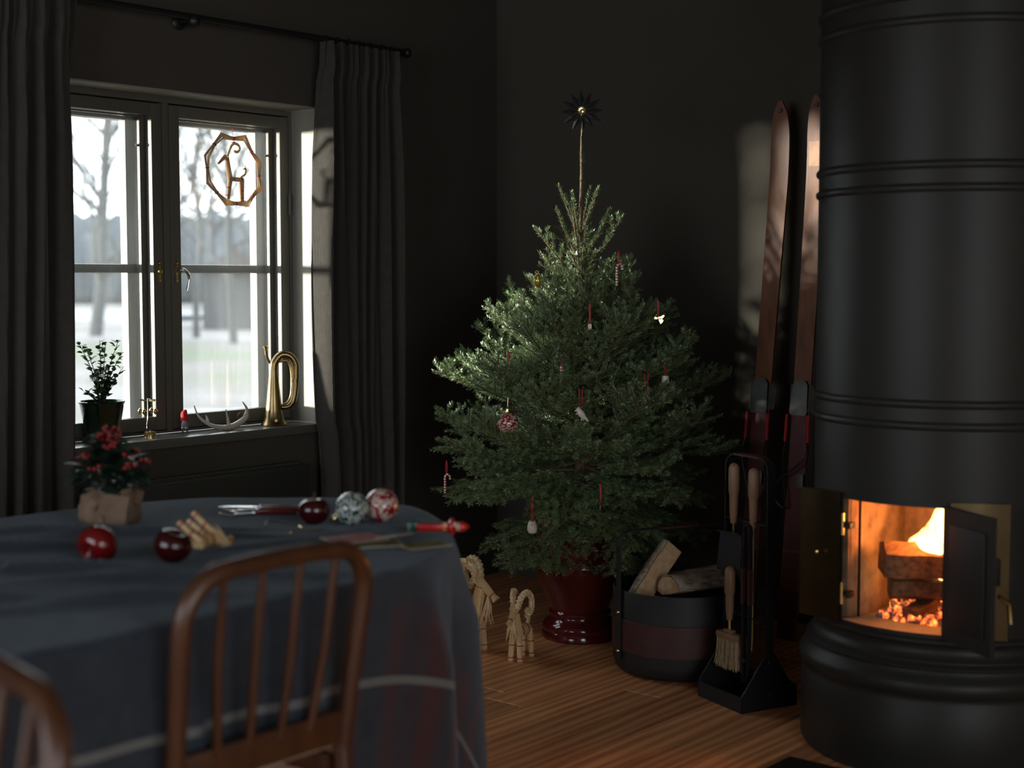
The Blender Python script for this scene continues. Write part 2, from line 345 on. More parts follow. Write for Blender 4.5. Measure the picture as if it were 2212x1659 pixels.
# ------------------------------------------------------------------ curtains and rod
t = thing('curtain_rod', 'black metal curtain rod above the window', 'curtain rod', (3.3, 4.2, 2.228))
MB().tube([(-1.35, 0, 0), (1.02, 0, 0)], .0115, 12).build('rod', BLACK, t)
for x in (-.034, -1.2): MB().tube([(x, 0, -.008), (x, .088, -.008)], .010, 10).lathe([(.0001, .0), (.026, .0), (.028, .006), (.02, .012), (.0001, .014)], 18, (x, .088, -.008), axis=(0, -1, 0)).sphere((x, -.004, -.014), .022, 14, 10).build('bracket', BLACK, t)
MB().sphere((1.03, 0, 0), .02).build('finial', BLACK, t); MB().sphere((-1.36, 0, 0), .02).build('finial', BLACK, t)
def curtain(x0, x1, n, ph, label, hem, edge, group):
    t = thing('curtain', label, 'curtain', ((x0 + x1) / 2, 4.2, 0), group=group); nu, nz = n * 18, 44; vs = []; cx = (x0 + x1) / 2
    for j in range(nz + 1):
        z = .015 + (2.222 - .015) * j / nz; tz = (2.222 - z) / 2.2
        amp = .012 + .026 * min(1, tz * 5) + .006 * math.sin(tz * 5)
        for i in range(nu + 1):
            u = i / nu; x = x0 + (x1 - x0) * u + edge(z, u)
            a = 2 * math.pi * n * (u + .018 * math.sin(9 * u + 2.5 * tz)) + ph
            y = 4.2 + amp * math.sin(a) * (.75 + .35 * math.sin(7.3 * u + 1)) + .010 * math.sin(2.3 * a + 3 * tz)
            x += .010 * math.cos(a) * min(1, tz * 4)
            vs.append((x - cx, y - 4.2 - .012 * (tz < .05), z))
    m = nu + 1; b = MB().add(vs, [(j * m + i, j * m + i + 1, (j + 1) * m + i + 1, (j + 1) * m + i) for j in range(nz) for i in range(nu)])
    o = b.build('fabric', CURT, t); md = o.modifiers.new('thick', 'SOLIDIFY'); md.thickness = .0022
    hk = MB().tube([(0, 0, 2.205), (0, -.004, 2.222), (0, 0, 2.246), (0, .016, 2.236)], .0025, 6).mesh('hook', BLACK)
    for k in range(n): inst('hook', hk, t, (x0 + (x1 - x0) * (k + .5) / n - cx, 0, 0))
    return t
curtain(3.865, 4.275, 7, .6, 'dark linen curtain at the corner side of the window, edge lit by the sun', 0, lambda z, u: (1 - u) * (-.030 * math.sin(min(1, max(0, (z - .55) / 1.6)) * math.pi) + .012 * (z < .75)), 'linen curtains')
curtain(2.10, 2.765, 9, 2.0, 'dark linen curtain beside the potted shrub, cut off by the picture edge', 0, lambda z, u: u * (.030 * (z - 1.3)), 'linen curtains')

# ------------------------------------------------------------------ round sheet-metal stove
SX, SY, RB = 3.95, 1.722, .365
st = thing('stove', 'tall round dark grey sheet-metal stove with a burning fire', 'stove', (SX, SY, 0))
MB().lathe([(.36, 0), (.388, .004), (.395, .016), (.395, .205), (.390, .214), (.389, .222), (.392, .230)], 144).build('plinth', STOVE, st)
MB().lathe([(.392, .230), (.399, .240), (.402, .252), (.401, .264), (.396, .274), (.388, .283), (.383, .291), (.381, .298), (.384, .302), (.384, .307), (.379, .312), (.373, .317), (.373, .322), (.368, .327), (.361, .335), (.358, .346), (.358, .356), (.362, .363), (.368, .368), (.368, .376), (.363, .381), (RB, .386)], 144).build('cornice', STOVE, st)
OA, OZa, OZb = 25.0, .392, .738
b = MB(); n = 144; zs = [.384, OZa, .46, .56, .66, OZb, .95, 1.25, 1.55, 1.95, WZ - .002]
vs = [(RB * math.cos(R(j * 2.5)), RB * math.sin(R(j * 2.5)), z) for z in zs for j in range(n)]
fs = []
for i in range(len(zs) - 1):
    for j in range(n):
        if OZa - 1e-6 <= zs[i] < OZb - 1e-6 and 180 - OA - 1e-6 <= j * 2.5 < 180 + OA - 1e-6: continue
        fs.append((i * n + j, i * n + (j + 1) % n, (i + 1) * n + (j + 1) % n, (i + 1) * n + j))
b.add(vs, fs).build('body', STOVE, st)
band = MB().lathe([(RB - .002, -.0125), (RB + .002, -.011), (RB + .0065, -.0065), (RB + .008, 0), (RB + .0065, .006), (RB + .002, .0105), (RB - .002, .012)], 144).mesh('band', STOVE)
for z in (.938, .995, 1.554, 1.613, 1.980, 2.043): inst('band', band, st, (0, 0, z))
# opening surround (curved lining) and firebox
def arc_strip(r0, r1, z, a0, a1, nn=20):
    return [(r * math.cos(R(a0 + (a1 - a0) * j / nn)), r * math.sin(R(a0 + (a1 - a0) * j / nn)), z) for r in (r0, r1) for j in range(nn + 1)], [(j, j + 1, nn + 2 + j, nn + 1 + j) for j in range(nn)]
b = MB(); hy = RB * math.sin(R(OA)) 
rim = [(RB + .004, 0), (RB + .004, .014), (RB - .05, .014), (RB - .05, 0)]
for z0, zz in ((OZa - .0, -.010), (OZb, -.012)):
    b.lathe([(RB + .003, z0), (RB + .003, z0 + zz), (RB - .06, z0 + zz), (RB - .06, z0), (RB + .003, z0)], 24, a0=180 - OA, a1=180 + OA)
for sgn in (-1, 1):
    a = 180 + sgn * OA; b.lathe([(RB + .003, OZa), (RB + .003, OZb), (RB - .06, OZb), (RB - .06, OZa), (RB + .003, OZa)], 2, a0=a - (2.2 if sgn > 0 else 0), a1=a + (0 if sgn > 0 else 2.2))
b.build('opening_surround', IRON, st)
FB = mat('firebrick', (.36, .24, .14), .85, col2=(.14, .085, .05), ns=14, bump=(60, .4, .004))
ASHP = mat('hearth_lip', (.36, .31, .27), .6, col2=(.28, .24, .2), ns=20)
for nm, p, q in (('back_panel', (.055, -.16, .375), (.085, .0485, .78)), ('back_panel', (.055, .0505, .375), (.085, .16, .78)), ('side_panel', (-.30, .146, .375), (.054, .17, .78)), ('side_panel', (-.30, -.17, .375), (.054, -.146, .78)), ('floor_panel', (-.27, -.145, .362), (.054, .145, .384)), ('roof_panel', (-.30, -.145, .745), (.054, .145, .775))):
    MB().bbox([(a + c) / 2 for a, c in zip(p, q)], [c - a for a, c in zip(p, q)], .003).build(nm, FB, st)
v, f_ = arc_strip(RB - .001, RB - .10, OZa + .001, 180 - OA + 1, 180 + OA - 1); MB().add(v, f_).build('hearth_lip', ASHP, st)
def door_leaf(parent, nm, m, hx, hy_, dx, dy, L_, z0, z1, th, curve=0, extra=None):
    d = Vector((dx, dy, 0)).normalized(); nrm = Vector((-d.y, d.x, 0)); h = Vector((hx, hy_, 0)); pts = []
    for i in range(9):
        t_ = i / 8; pts.append(h + d * L_ * t_ + nrm * curve * math.sin(math.pi * t_))
    vs = []
    for p in pts:
        for s_, z in ((-1, z0), (1, z0), (1, z1), (-1, z1)): vs.append((p.x + nrm.x * s_ * th / 2, p.y + nrm.y * s_ * th / 2, z))
    fs = [(i * 4 + j, i * 4 + (j + 1) % 4, (i + 1) * 4 + (j + 1) % 4, (i + 1) * 4 + j) for i in range(8) for j in range(4)] + [(3, 2, 1, 0), (32, 33, 34, 35)]
    return MB().add(vs, fs).build(nm, m, parent), d, nrm, h
BRASSDOOR = mat('brass_door', (.10, .072, .035), .36, 1, col2=(.075, .053, .025), ns=12, bump=(25, .05, .001))
dl, d, nrm, h = door_leaf(st, 'brass_door', BRASSDOOR, -.338, .150, .16, 1, .135, .386, .742, .006, -.006)
for z in (.465, .655):
    MB().tube([(-.336, .146, z - .03), (-.336, .146, z + .03)], .0055, 10).build('hinge', BRASS, dl)
    MB().bbox((-.322, .128, z - .004), (.03, .012, .018), .003).build('hinge_arm', IRON, dl)
MB().lathe([(.0001, .012), (.006, .010), (.006, 0)], 12, (-.335, .22, .57), axis=(-1, 0, 0)).build('rivet', BRASS, dl)
dr, d, nrm, h = door_leaf(st, 'brass_door', BRASSDOOR, -.340, -.160, .52, -.855, .150, .386, .742, .006, .006)
for z in (.465, .655): MB().tube([(-.342, -.158, z - .03), (-.342, -.158, z + .03)], .0055, 10).build('hinge', BRASS, dr)
di, d, nrm, h = door_leaf(st, 'iron_door', IRON, -.352, -.158, -.55, -.83, .205, .388, .735, .014)
ins = MB(); c_ = h + d * .105 + nrm * -.009
mtx = Matrix(((d.x, nrm.x, 0), (d.y, nrm.y, 0), (0, 0, 1))).to_4x4()
ins.bbox((c_.x, c_.y, .56), (.15, .008, .27), .004, mtx); ins.build('heat_shield', IRON, di)
c_ = h + d * .195 + nrm * .014; MB().bbox((c_.x, c_.y, .60), (.012, .02, .07), .004, mtx).build('latch', BLACK, di)
c_ = h + d * .20 + nrm * .02; MB().tube([(c_.x, c_.y, .54), (c_.x + nrm.x * .03, c_.y + nrm.y * .03, .52), (c_.x + nrm.x * .035, c_.y + nrm.y * .035, .47)], .006, 8).build('handle', BRASS, di)
# hearth plate on the floor
o = MB().bbox((3.14, 1.60, .003), (.80, .756, .006), .002).build('hearth_plate', mat('hearth_steel', (.05, .052, .05), .35, .5, col2=(.04, .042, .04), ns=6)); tag(o, 'thin dark metal floor plate in front of the stove', 'floor plate')
# fire: logs, flames, embers
CHAR = mat('charring_log', (.055, .026, .012), .8, col2=(.20, .095, .04), ns=14, stretch=(1, 5, 5), bump=(60, .5, .004))
def split_log(name, mw, p0, p1, prof, label, cat='log', group=None, bark=None, bark_idx=None, seed=0, roll=0):
    p0 = Vector(p0); p1 = Vector(p1); d = (p1 - p0); L_ = d.length; u, v = frame(d); c = (p0 + p1) / 2
    rr = random.Random(seed); t = thing(name, label, cat, c, group=group)
    b = MB(); n = len(prof); k = 9; ca, sa = math.cos(roll), math.sin(roll); rings = []
    for i in range(k):
        s_ = i / (k - 1) - .5; wob = (rr.uniform(-1, 1) * .002, rr.uniform(-1, 1) * .002); g = []
        for (a, e) in prof:
            a2, e2 = a * ca - e * sa, a * sa + e * ca
            q = 1 + rr.uniform(-.035, .035)
            g.append(d * s_ + u * (a2 * q + wob[0]) + v * (e2 * q + wob[1]))
        rings.append(g)
    b.add([p for g in rings for p in g], [(i * n + j, i * n + (j + 1) % n, (i + 1) * n + (j + 1) % n, (i + 1) * n + j) for i in range(k - 1) for j in range(n)] + [tuple(range(n))[::-1], tuple((k - 1) * n + j for j in range(n))])
    b.build('wood', mw, t)
    if bark:
        bb = MB(); a0, a1 = bark_idx; m = a1 - a0 + 1; vs = []
        for i, g in enumerate(rings):
            q = .985 if i in (0, k - 1) else 1
            for j in range(a0, a1 + 1): vs.append(g[j % n] * 1.0 + (g[j % n] - d * (i / (k - 1) - .5)) * (.05 + rr.uniform(0, .02)) - d * (i / (k - 1) - .5) * (1 - q))
        bb.add(vs, [(i * m + j, i * m + j + 1, (i + 1) * m + j + 1, (i + 1) * m + j) for i in range(k - 1) for j in range(m - 1)])
        o = bb.build('bark', bark, t); md = o.modifiers.new('t', 'SOLIDIFY'); md.thickness = .003
    return t
def arcprof(r, a0, a1, n, extra=()): return [(r * math.cos(R(a0 + (a1 - a0) * i / n)), r * math.sin(R(a0 + (a1 - a0) * i / n))) for i in range(n + 1)] + list(extra)
split_log('burning_log', CHAR, (3.705, 1.795, .555), (3.85, 1.605, .545), [(-.050, -.034), (.045, -.042), (.055, .022), (.012, .052), (-.045, .040)], 'split log burning at the top of the fire in the stove', seed=3)
split_log('burning_log', CHAR, (3.735, 1.785, .478), (3.85, 1.62, .473), [(-.04, -.02), (.0, -.038), (.04, -.02), (.035, .018), (-.035, .02)], 'rounded charred log lying second in the stove fire', seed=4)
split_log('burning_log', CHAR, (3.715, 1.715, .398), (3.83, 1.70, .425), [(-.024, -.024), (.024, -.026), (.025, .024), (-.022, .026)], 'stubby squared log propped end-on below the burning stack', seed=5)
# embers
EMB = bpy.data.materials.new('embers'); EMB.use_nodes = True; nt = EMB.node_tree; N = nt.nodes; L = nt.links; bs = N['Principled BSDF']
nz = N.new('ShaderNodeTexNoise'); nz.inputs['Scale'].default_value = 38; nz.inputs['Detail'].default_value = 4; tc = N.new('ShaderNodeTexCoord'); L.new(tc.outputs['Object'], nz.inputs[0])
cr = N.new('ShaderNodeValToRGB'); e = cr.color_ramp.elements; e[0].position = .45; e[0].color = (0, 0, 0, 1); e[1].position = .72; e[1].color = (1, .30, .05, 1); q = e.new(.56); q.color = (.45, .06, .01, 1)
L.new(nz.outputs[0], cr.inputs[0]); L.new(cr.outputs[0], bs.inputs['Emission Color']); bs.inputs['Emission Strength'].default_value = 4.5; bs.inputs['Base Color'].default_value = (.28, .23, .2, 1); bs.inputs['Roughness'].default_value = .95
bm = MB(); rr = random.Random(5)
for i in range(170):
    a = rr.uniform(-1, 1); yy = 1.705 + a * .115; xx = rr.uniform(3.70, 3.96); base = .384 + max(0, (xx - 3.70)) * .26 * (1 - .5 * abs(a)) * rr.random()
    s_ = rr.uniform(.006, .020); mt_ = Euler((rr.random() * 6, rr.random() * 6, rr.random() * 6)).to_matrix()
    bm.box((xx, yy, base + s_ * .6), (s_ * 1.3, s_ * rr.uniform(.6, 1), s_ * rr.uniform(.5, .9)), mt_)
o = bm.build('embers', EMB, smooth=False); tag(o, 'glowing embers and pale ash on the firebox floor', 'embers', kind='stuff')
FLM = bpy.data.materials.new('flame'); FLM.use_nodes = True; nt = FLM.node_tree; N = nt.nodes; L = nt.links; N.remove(N['Principled BSDF'])
em = N.new('ShaderNodeEmission'); tr = N.new('ShaderNodeBsdfTransparent'); mx = N.new('ShaderNodeMixShader'); lw = N.new('ShaderNodeLayerWeight'); lw.inputs[0].default_value = .35
cr = N.new('ShaderNodeValToRGB'); e = cr.color_ramp.elements; e[0].position = .0; e[0].color = (1, .56, .20, 1); e[1].position = .75; e[1].color = (1, .26, .03, 1)
L.new(lw.outputs['Facing'], cr.inputs[0]); L.new(cr.outputs[0], em.inputs[0]); em.inputs[1].default_value = 6.5
mr = N.new('ShaderNodeMapRange'); mr.inputs[1].default_value = .10; mr.inputs[2].default_value = .8; mr.inputs[3].default_value = .0; mr.inputs[4].default_value = .95; L.new(lw.outputs['Facing'], mr.inputs[0])
L.new(mr.outputs[0], mx.inputs[0]); L.new(em.outputs[0], mx.inputs[1]); L.new(tr.outputs[0], mx.inputs[2]); L.new(mx.outputs[0], N['Material Output'].inputs[0])
fi = thing('fire', 'bright yellow-white flames above the logs in the stove', 'fire', (3.81, 1.685, .565))
for i, (dx, dy, dz, hgt, wid, lean) in enumerate(((.0, -.01, -.01, .175, .062, -.02), (.01, .035, -.01, .15, .052, -.06), (-.02, -.055, .0, .170, .052, .01), (.03, .070, -.02, .11, .034, -.06), (-.03, .02, -.01, .11, .05, -.03), (.02, -.03, -.12, .10, .04, 0), (.0, .10, -.12, .07, .022, .0))):
    pts = []; rad = []
    for k in range(9):
        s_ = k / 8; pts.append((dx + .012 * math.sin(5 * s_ + i), dy + lean * s_ + .016 * math.sin(6 * s_ + i * 2), dz + hgt * s_)); rad.append(max(.0008, wid * (math.sin(math.pi * min(1, .18 + s_ * .82)) ** .8) * (1 - .55 * s_)))
    MB().tube(pts, rad, 12, flat=(.8, 1.2)).build('flame', FLM, fi)
fl_ = bpy.data.lights.new('fire_glow', 'POINT'); fl_.energy = 5; fl_.color = (1, .28, .05); fl_.shadow_soft_size = .05
flo = bpy.data.objects.new('fire_glow', fl_); COL.objects.link(flo); flo.location = (3.74, 1.68, .655)

# ------------------------------------------------------------------ skis against the wall
SKIW = mat('ski_wood', (.20, .068, .022), .42, col2=(.085, .026, .010), ns=3, stretch=(9, 9, 1.6), bump=(70, .2, .001), coat=.2)
SKIR = mat('ski_red_paint', (.10, .012, .012), .5, col2=(.07, .009, .009), ns=12)
SKIT = mat('bare_ski_wood', (.42, .20, .10), .5, col2=(.30, .13, .06), ns=30)
GALV = mat('galvanised_plate', (.13, .13, .13), .55, .6, col2=(.09, .09, .09), ns=25)
def ski(bot, top, label, flip):
    bot = Vector(bot); top = Vector(top); t = thing('ski', label, 'ski', bot, group='old wooden skis'); d = (top - bot); L_ = d.length; d.normalize()
    side = Vector((0, -1, 0)); side = (side - d * side.dot(d)).normalized(); nrm = d.cross(side).normalized()
    if nrm.x > 0: nrm = -nrm
    def strip(z0, z1, mm, nm, off=0, k=24, wfac=1, th=.011):
        vs = []
        for i in range(k + 1):
            s_ = z0 + (z1 - z0) * i / k; wd = .039 - .004 * math.sin(math.pi * min(1, s_ / 1.7))
            tipd = L_ - s_
            if tipd < .16: wd *= math.sqrt(max(0.02, 1 - ((.16 - tipd) / .163) ** 2.2))
            wd *= wfac
            bend = .035 * max(0, (s_ - (L_ - .35)) / .35) ** 2; bow = 0
            p = d * s_ + nrm * (bend + bow + off)
            for a, e in ((-1, 0), (1, 0), (1, 1), (-1, 1)): vs.append(p + side * a * wd + nrm * e * th)
        fs = [(i * 4 + j, i * 4 + (j + 1) % 4, (i + 1) * 4 + (j + 1) % 4, (i + 1) * 4 + j) for i in range(k) for j in range(4)] + [(3, 2, 1, 0), tuple(k * 4 + j for j in range(4))]
        return MB().add(vs, fs).build(nm, mm, t)
    strip(0, L_, SKIW, 'blade', k=46); strip(.33, .83, SKIR, 'red_panel', .0112, 10, .98, .0012); strip(.02, .32, SKIR, 'red_panel', .0112, 10, .86, .0012)
    if flip < 0: strip(L_ - .255, L_ - .165, SKIT, 'bare_patch', .0112, 6, .75, .001)
    c = d * .885 + nrm * .03
    mtx = Matrix((side, d, nrm)).transposed().to_4x4()
    MB().prism([(-.032, -.062), (.030, -.062), (.034, -.05), (.030, .05), (.018, .066), (-.018, .066), (-.030, .05), (-.038, -.05)], 0, .003, Matrix.Translation(c - nrm * .006) @ mtx).build('toe_plate', GALV, t)
    for s_ in (-1, 1):
        a = MB().prism([(0, -.05), (.026, -.045), (.03, .03), (.012, .05), (0, .05)], 0, .003, Matrix.Translation(c + side * s_ * .036 - nrm * .004) @ mtx @ Matrix.Rotation(s_ * R(55) + (math.pi if s_ < 0 else 0), 4, 'Y')); a.build('toe_iron', GALV, t)
        MB().tube([c + side * s_ * .044 - d * .06, c + side * s_ * .046 - d * .16], .006, 8).build('cable_spring', REDY, t)
    cb = [c + side * .046 - d * .16, c + side * .05 - d * .22 + nrm * .02, c + side * .07 * flip - d * .33 + nrm * .03, c + side * .02 * flip - d * .40 + nrm * .02, c - side * .045 - d * .24 + nrm * .01, c - side * .046 - d * .16]
    MB().tube(bez(cb, 8), .004, 6).build('cable', BLACK, t)
    MB().bbox(c - d * .30 + side * .03 + nrm * .01, (.03, .05, .006), .002, mtx).build('cable_clasp', GALV, t)
    p = d * (L_ - .035) + nrm * (.035 + .0125); MB().lathe([(.004, .002), (.009, .002), (.010, 0)], 14, p, axis=nrm).build('tip_eyelet', GALV, t)
    return t
ski((4.72, 2.835, .0), (4.925, 2.805, 1.975), 'old wooden ski leaning on the wall, the one beside the tree', 1)
ski((4.72, 2.655, .0), (4.925, 2.655, 1.985), 'old wooden ski leaning on the wall, half behind the stove', -1)

# ------------------------------------------------------------------ spruce tree in a red glazed pot
TX, TY = 4.28, 3.275
POTR = mat('oxblood_glaze', (.105, .010, .010), .12, col2=(.065, .006, .007), ns=6, coat=.5, bump=(14, .03, .003))
t = thing('tree_pot', 'glossy dark red ceramic urn holding the spruce tree', 'pot', (TX, TY, 0))
MB().lathe([(.0, .0), (.138, .0), (.143, .006), (.143, .022), (.138, .030), (.139, .036), (.141, .042), (.138, .052), (.128, .064), (.116, .074), (.113, .086), (.116, .094), (.114, .100), (.108, .106), (.112, .125), (.128, .155), (.146, .19), (.160, .225), (.167, .245), (.172, .258), (.1705, .262), (.174, .268), (.1725, .272), (.176, .278), (.1745, .282), (.182, .31), (.188, .345), (.189, .375), (.185, .405), (.176, .425), (.168, .435), (.172, .443), (.180, .450), (.182, .460), (.176, .468), (.160, .466), (.155, .44), (.15, .40), (.0, .40)], 56).build('body', POTR, t)
for k in range(8): # garland swags round the shoulder
    a0 = 22.5 + k * 45; pts = []
    for i in range(9):
        s_ = i / 8; a = R(a0 + 45 * s_); z = .415 - .075 * math.sin(math.pi * s_) ; r = .190 - .006 * math.cos(s_ * 2 * math.pi); pts.append((r * math.cos(a), r * math.sin(a), z))
    MB().tube(pts, [.006, .008, .010, .012, .013, .012, .010, .008, .006], 8).build('swag', POTR, t)
    a = R(a0); MB().sphere((.184 * math.cos(a), .184 * math.sin(a), .418), .012, 10, 8).build('boss', POTR, t)
for a in (R(a_) for a_ in (-135, -45, 45, 135)):
    d_ = Vector((math.cos(a), math.sin(a), 0)); MB().lathe([(.0, .010), (.018, .009), (.026, .004), (.030, .010), (.034, .009), (.038, 0)], 22, d_ * .180 + Vector((0, 0, .365)), axis=d_).build('medallion', POTR, t)
MB().lathe([(.0, .432), (.10, .432), (.152, .425)], 24).build('soil', mat('soil', (.02, .013, .008), .95, bump=(60, .6, .006)), t)

BARK = mat('spruce_bark', (.115, .068, .036), .8, col2=(.06, .034, .02), ns=60, bump=(90, .5, .002))
def needle_mat():
    m = mat('spruce_needles', (.115, .185, .080), .30, col2=(.22, .31, .135), ns=35, spec=.9, transl=.15)
    return m
NEED = needle_mat()
tree = thing('christmas_tree', 'bushy spruce Christmas tree standing in the red urn', 'tree', (TX, TY, .40))
TZ0 = .40
trunk = [(0, 0, .0), (.004, .0, .3), (.0, .004, .6), (.003, 0, .85), (-.002, .002, 1.06), (.002, 0, 1.25), (.0, 0, 1.435)]
MB().tube(bez(trunk, 5), [.027 - .0232 * (i / 30) ** .8 for i in range(31)], 9).build('trunk', BARK, tree)
def trunk_pt(z):
    for a, c in zip(trunk, trunk[1:]):
        if a[2] <= z <= c[2]:
            s_ = (z - a[2]) / (c[2] - a[2]); return np.array([a[i] + (c[i] - a[i]) * s_ for i in range(3)])
    return np.array(trunk[-1])
class Shoots:
    def __init__(s): s.polys = []
    def add(s, P, r0, r1, dens=1.0): s.polys.append((np.array(P), r0, r1, dens))
def grow(p, d, L_, bend, wob, k=7):
    """polyline starting at p, direction d, bending by vector per unit"""
    P = [p]; d = d / np.linalg.norm(d); st_ = L_ / k
    for i in range(k):
        d = d + bend * st_ + rng.normal(0, wob, 3) * st_ * 3; d = d / np.linalg.norm(d); P.append(P[-1] + d * st_)
    return np.array(P), d
def along(P, t_):
    k = len(P) - 1; i = min(int(t_ * k), k - 1); f = t_ * k - i; d = P[i + 1] - P[i]; return P[i] * (1 - f) + P[i + 1] * f, d / np.linalg.norm(d)
def make_branch(z, az, L_, el, bendz, lat=1.0, lmax=.2, sub=True):
    S = Shoots(); p = trunk_pt(z); d = np.array([math.cos(el) * math.cos(az), math.cos(el) * math.sin(az), math.sin(el)])
    P, _ = grow(p + d * .008, d, L_, np.array([0, 0, bendz]), .25, 9); S.add(P, .0035 + .006 * L_, .0014, 1.0)
    tt = max(.16, .06 / L_); side_sign = 1
    while tt < .95:
        q, dd = along(P, tt); sd = np.cross(dd, [0, 0, 1]); sd /= (np.linalg.norm(sd) + 1e-9); up = np.cross(sd, dd)
        for sg in (1, -1):
            if rng.random() < .12: continue
            l2 = min(lmax, (L_ * (1 - tt) * .62 + .05)) * rng.uniform(.7, 1.15) * lat
            if l2 < .03: continue
            an = R(rng.uniform(42, 58)); rl = rng.uniform(-.35, .30) if z < .25 else rng.uniform(-.3, .95); v = dd * math.cos(an) + (sd * sg * math.cos(rl) + up * math.sin(rl)) * math.sin(an)
            Q, _ = grow(q, v, l2, np.array([0, 0, bendz * .7 + rng.uniform(-.5, .5) + (1.6 if z > .22 else .2)]) + dd * 1.2, .3, 5); S.add(Q, .0022, .0011, 1.0)
            if sub and l2 > .085:
                t2 = .32
                while t2 < .85:
                    q2, d2 = along(Q, t2); s2 = np.cross(d2, [0, 0, 1]); s2 /= (np.linalg.norm(s2) + 1e-9)
                    for s3 in (1, -1):
                        if rng.random() < .3: continue
                        l3 = min(.085, l2 * (1 - t2) * .75 + .02) * rng.uniform(.7, 1.1)
                        v2 = d2 * .68 + s2 * s3 * .72 + np.array([0, 0, rng.uniform(-.25, .15)])
                        Q2, _ = grow(q2, v2, l3, np.array([0, 0, bendz * .5]) + d2 * 1.5, .3, 3); S.add(Q2, .0014, .0009, 1.0)
                    t2 += .045 / l2
        tt += rng.uniform(.035, .05) / L_
    return S
NPM = 860
def emit_branch(S, dens=1.0):
    b = MB(); A = []; D = []; W = []
    for P, r0, r1, dn in S.polys:
        k = len(P); b.tube([tuple(p) for p in P], [r0 + (r1 - r0) * i / (k - 1) for i in range(k)], 5)
        seg = P[1:] - P[:-1]; ln = np.linalg.norm(seg, axis=1); tot = ln.sum(); n = max(6, int(tot * NPM * dens * dn))
        cum = np.concatenate([[0], np.cumsum(ln)]); s_ = np.sort(rng.uniform(.03, 1.0, n)) * tot; idx = np.clip(np.searchsorted(cum, s_, side='right') - 1, 0, k - 2)
        f = (s_ - cum[idx]) / ln[idx]; A.append(P[idx] + seg[idx] * f[:, None]); D.append(seg[idx] / ln[idx][:, None]); W.append(s_ / tot)
    br = b.build('branch', BARK, tree)
    A = np.concatenate(A); D = np.concatenate(D); W = np.concatenate(W); n = len(A)
    ref = np.tile(np.array([0., 0, 1]), (n, 1)); U = np.cross(D, ref); ul = np.linalg.norm(U, axis=1); U[ul < .05] = [1, 0, 0]; U /= np.linalg.norm(U, axis=1)[:, None]; V = np.cross(U, D)
    th = rng.uniform(0, 2 * np.pi, n); th = np.where((np.sin(th) < -.3) & (rng.random(n) < .55), -th, th)   # fewer below
    rad = U * np.cos(th)[:, None] + V * np.sin(th)[:, None]
    an = np.radians(rng.normal(52, 9, n)) * (1 - .35 * np.clip((W - .85) / .15, 0, 1))
    nd = D * np.cos(an)[:, None] + rad * np.sin(an)[:, None]; nd[:, 2] += .12; nd /= np.linalg.norm(nd, axis=1)[:, None]
    ln = rng.uniform(.0125, .0185, n) * (1 - .25 * np.clip((W - .9) / .1, 0, 1))
    a = np.cross(nd, D); a /= (np.linalg.norm(a, axis=1)[:, None] + 1e-9); c = np.cross(a, nd); w_ = .00085
    base = A + rad * .0008; mid = base + nd * (ln * .55)[:, None]
    v0 = base + a * w_ * .7; v1 = base - a * w_ * .7; v2 = mid + c * w_ * .9; v3 = base + nd * ln[:, None]
    v4 = mid + a * w_; v5 = mid - a * w_
    vs = np.stack([v0, v1, v2, v3, v4, v5], 1).reshape(-1, 3); o6 = np.arange(n)[:, None] * 6
    tri = np.array([[0, 4, 2], [0, 2, 1], [1, 2, 5], [4, 3, 2], [2, 3, 5]])
    F = (o6[:, None, :] + tri[None]).reshape(-1)
    me = bpy.data.meshes.new('needles'); me.vertices.add(len(vs)); me.vertices.foreach_set('co', vs.reshape(-1)); me.loops.add(len(F)); me.loops.foreach_set('vertex_index', F.astype(np.int32))
    nf = len(F) // 3; me.polygons.add(nf); me.polygons.foreach_set('loop_start', np.arange(0, len(F), 3, dtype=np.int32)); me.polygons.foreach_set('loop_total', np.full(nf, 3, dtype=np.int32)); me.update(calc_edges=True)
    me.materials.append(NEED); o = bpy.data.objects.new('needles', me); COL.objects.link(o); o.parent = br; o['kind'] = 'stuff'
    return nf
ntri = 0
# whorls: height on trunk, count, branch length, elevation deg, bend, phase
WH = [(1.065, 6, .205, 62, .9, .3), (.985, 5, .25, 52, .9, .9), (.91, 5, .245, 46, .8, .1), (.84, 6, .265, 42, .8, .6), (.765, 6, .285, 37, .9, .0),
      (.70, 7, .32, 32, 1.0, .5), (.635, 7, .365, 27, 1.0, .2), (.57, 8, .42, 21, 1.0, .7), (.505, 8, .47, 16, .9, .3), (.44, 8, .52, 10, .8, .05), (.37, 9, .55, 5, .7, .0), (.30, 9, .56, -2, .5, .55), (.23, 9, .55, -10, .3, .2), (.16, 8, .51, -18, .0, .5), (.09, 8, .43, -27, -.3, .1), (.05, 7, .30, -30, -.6, .4)]
for z, n, L_, el, bz, ph in WH:
    for k in range(n):
        az = 2 * math.pi * (k + ph) / n + rng.normal(0, .12)
        ll = L_ * rng.uniform(.86, 1.08)
        S = make_branch(z + rng.normal(0, .012), az, ll, R(el + rng.normal(0, 5)), bz, lat=(.0 if z > 1.02 else .32 if z > .95 else .6 if z > .8 else .85 if z > .6 else 1.0), lmax=(.09 if z > .96 else .11 if z > .8 else .15 if z > .6 else .20))
        # branches on the far side from the room need fewer needles
        d_ = math.cos(az) * .765 + math.sin(az) * .644
        ntri += emit_branch(S, .62 if d_ > .55 else 1.0)
# bare-ish leader with short needles
S = Shoots(); S.add([trunk_pt(z) for z in np.linspace(1.0, 1.40, 14)], .001, .001, 1.3); ntri += emit_branch(S)
print('needle tris', ntri)
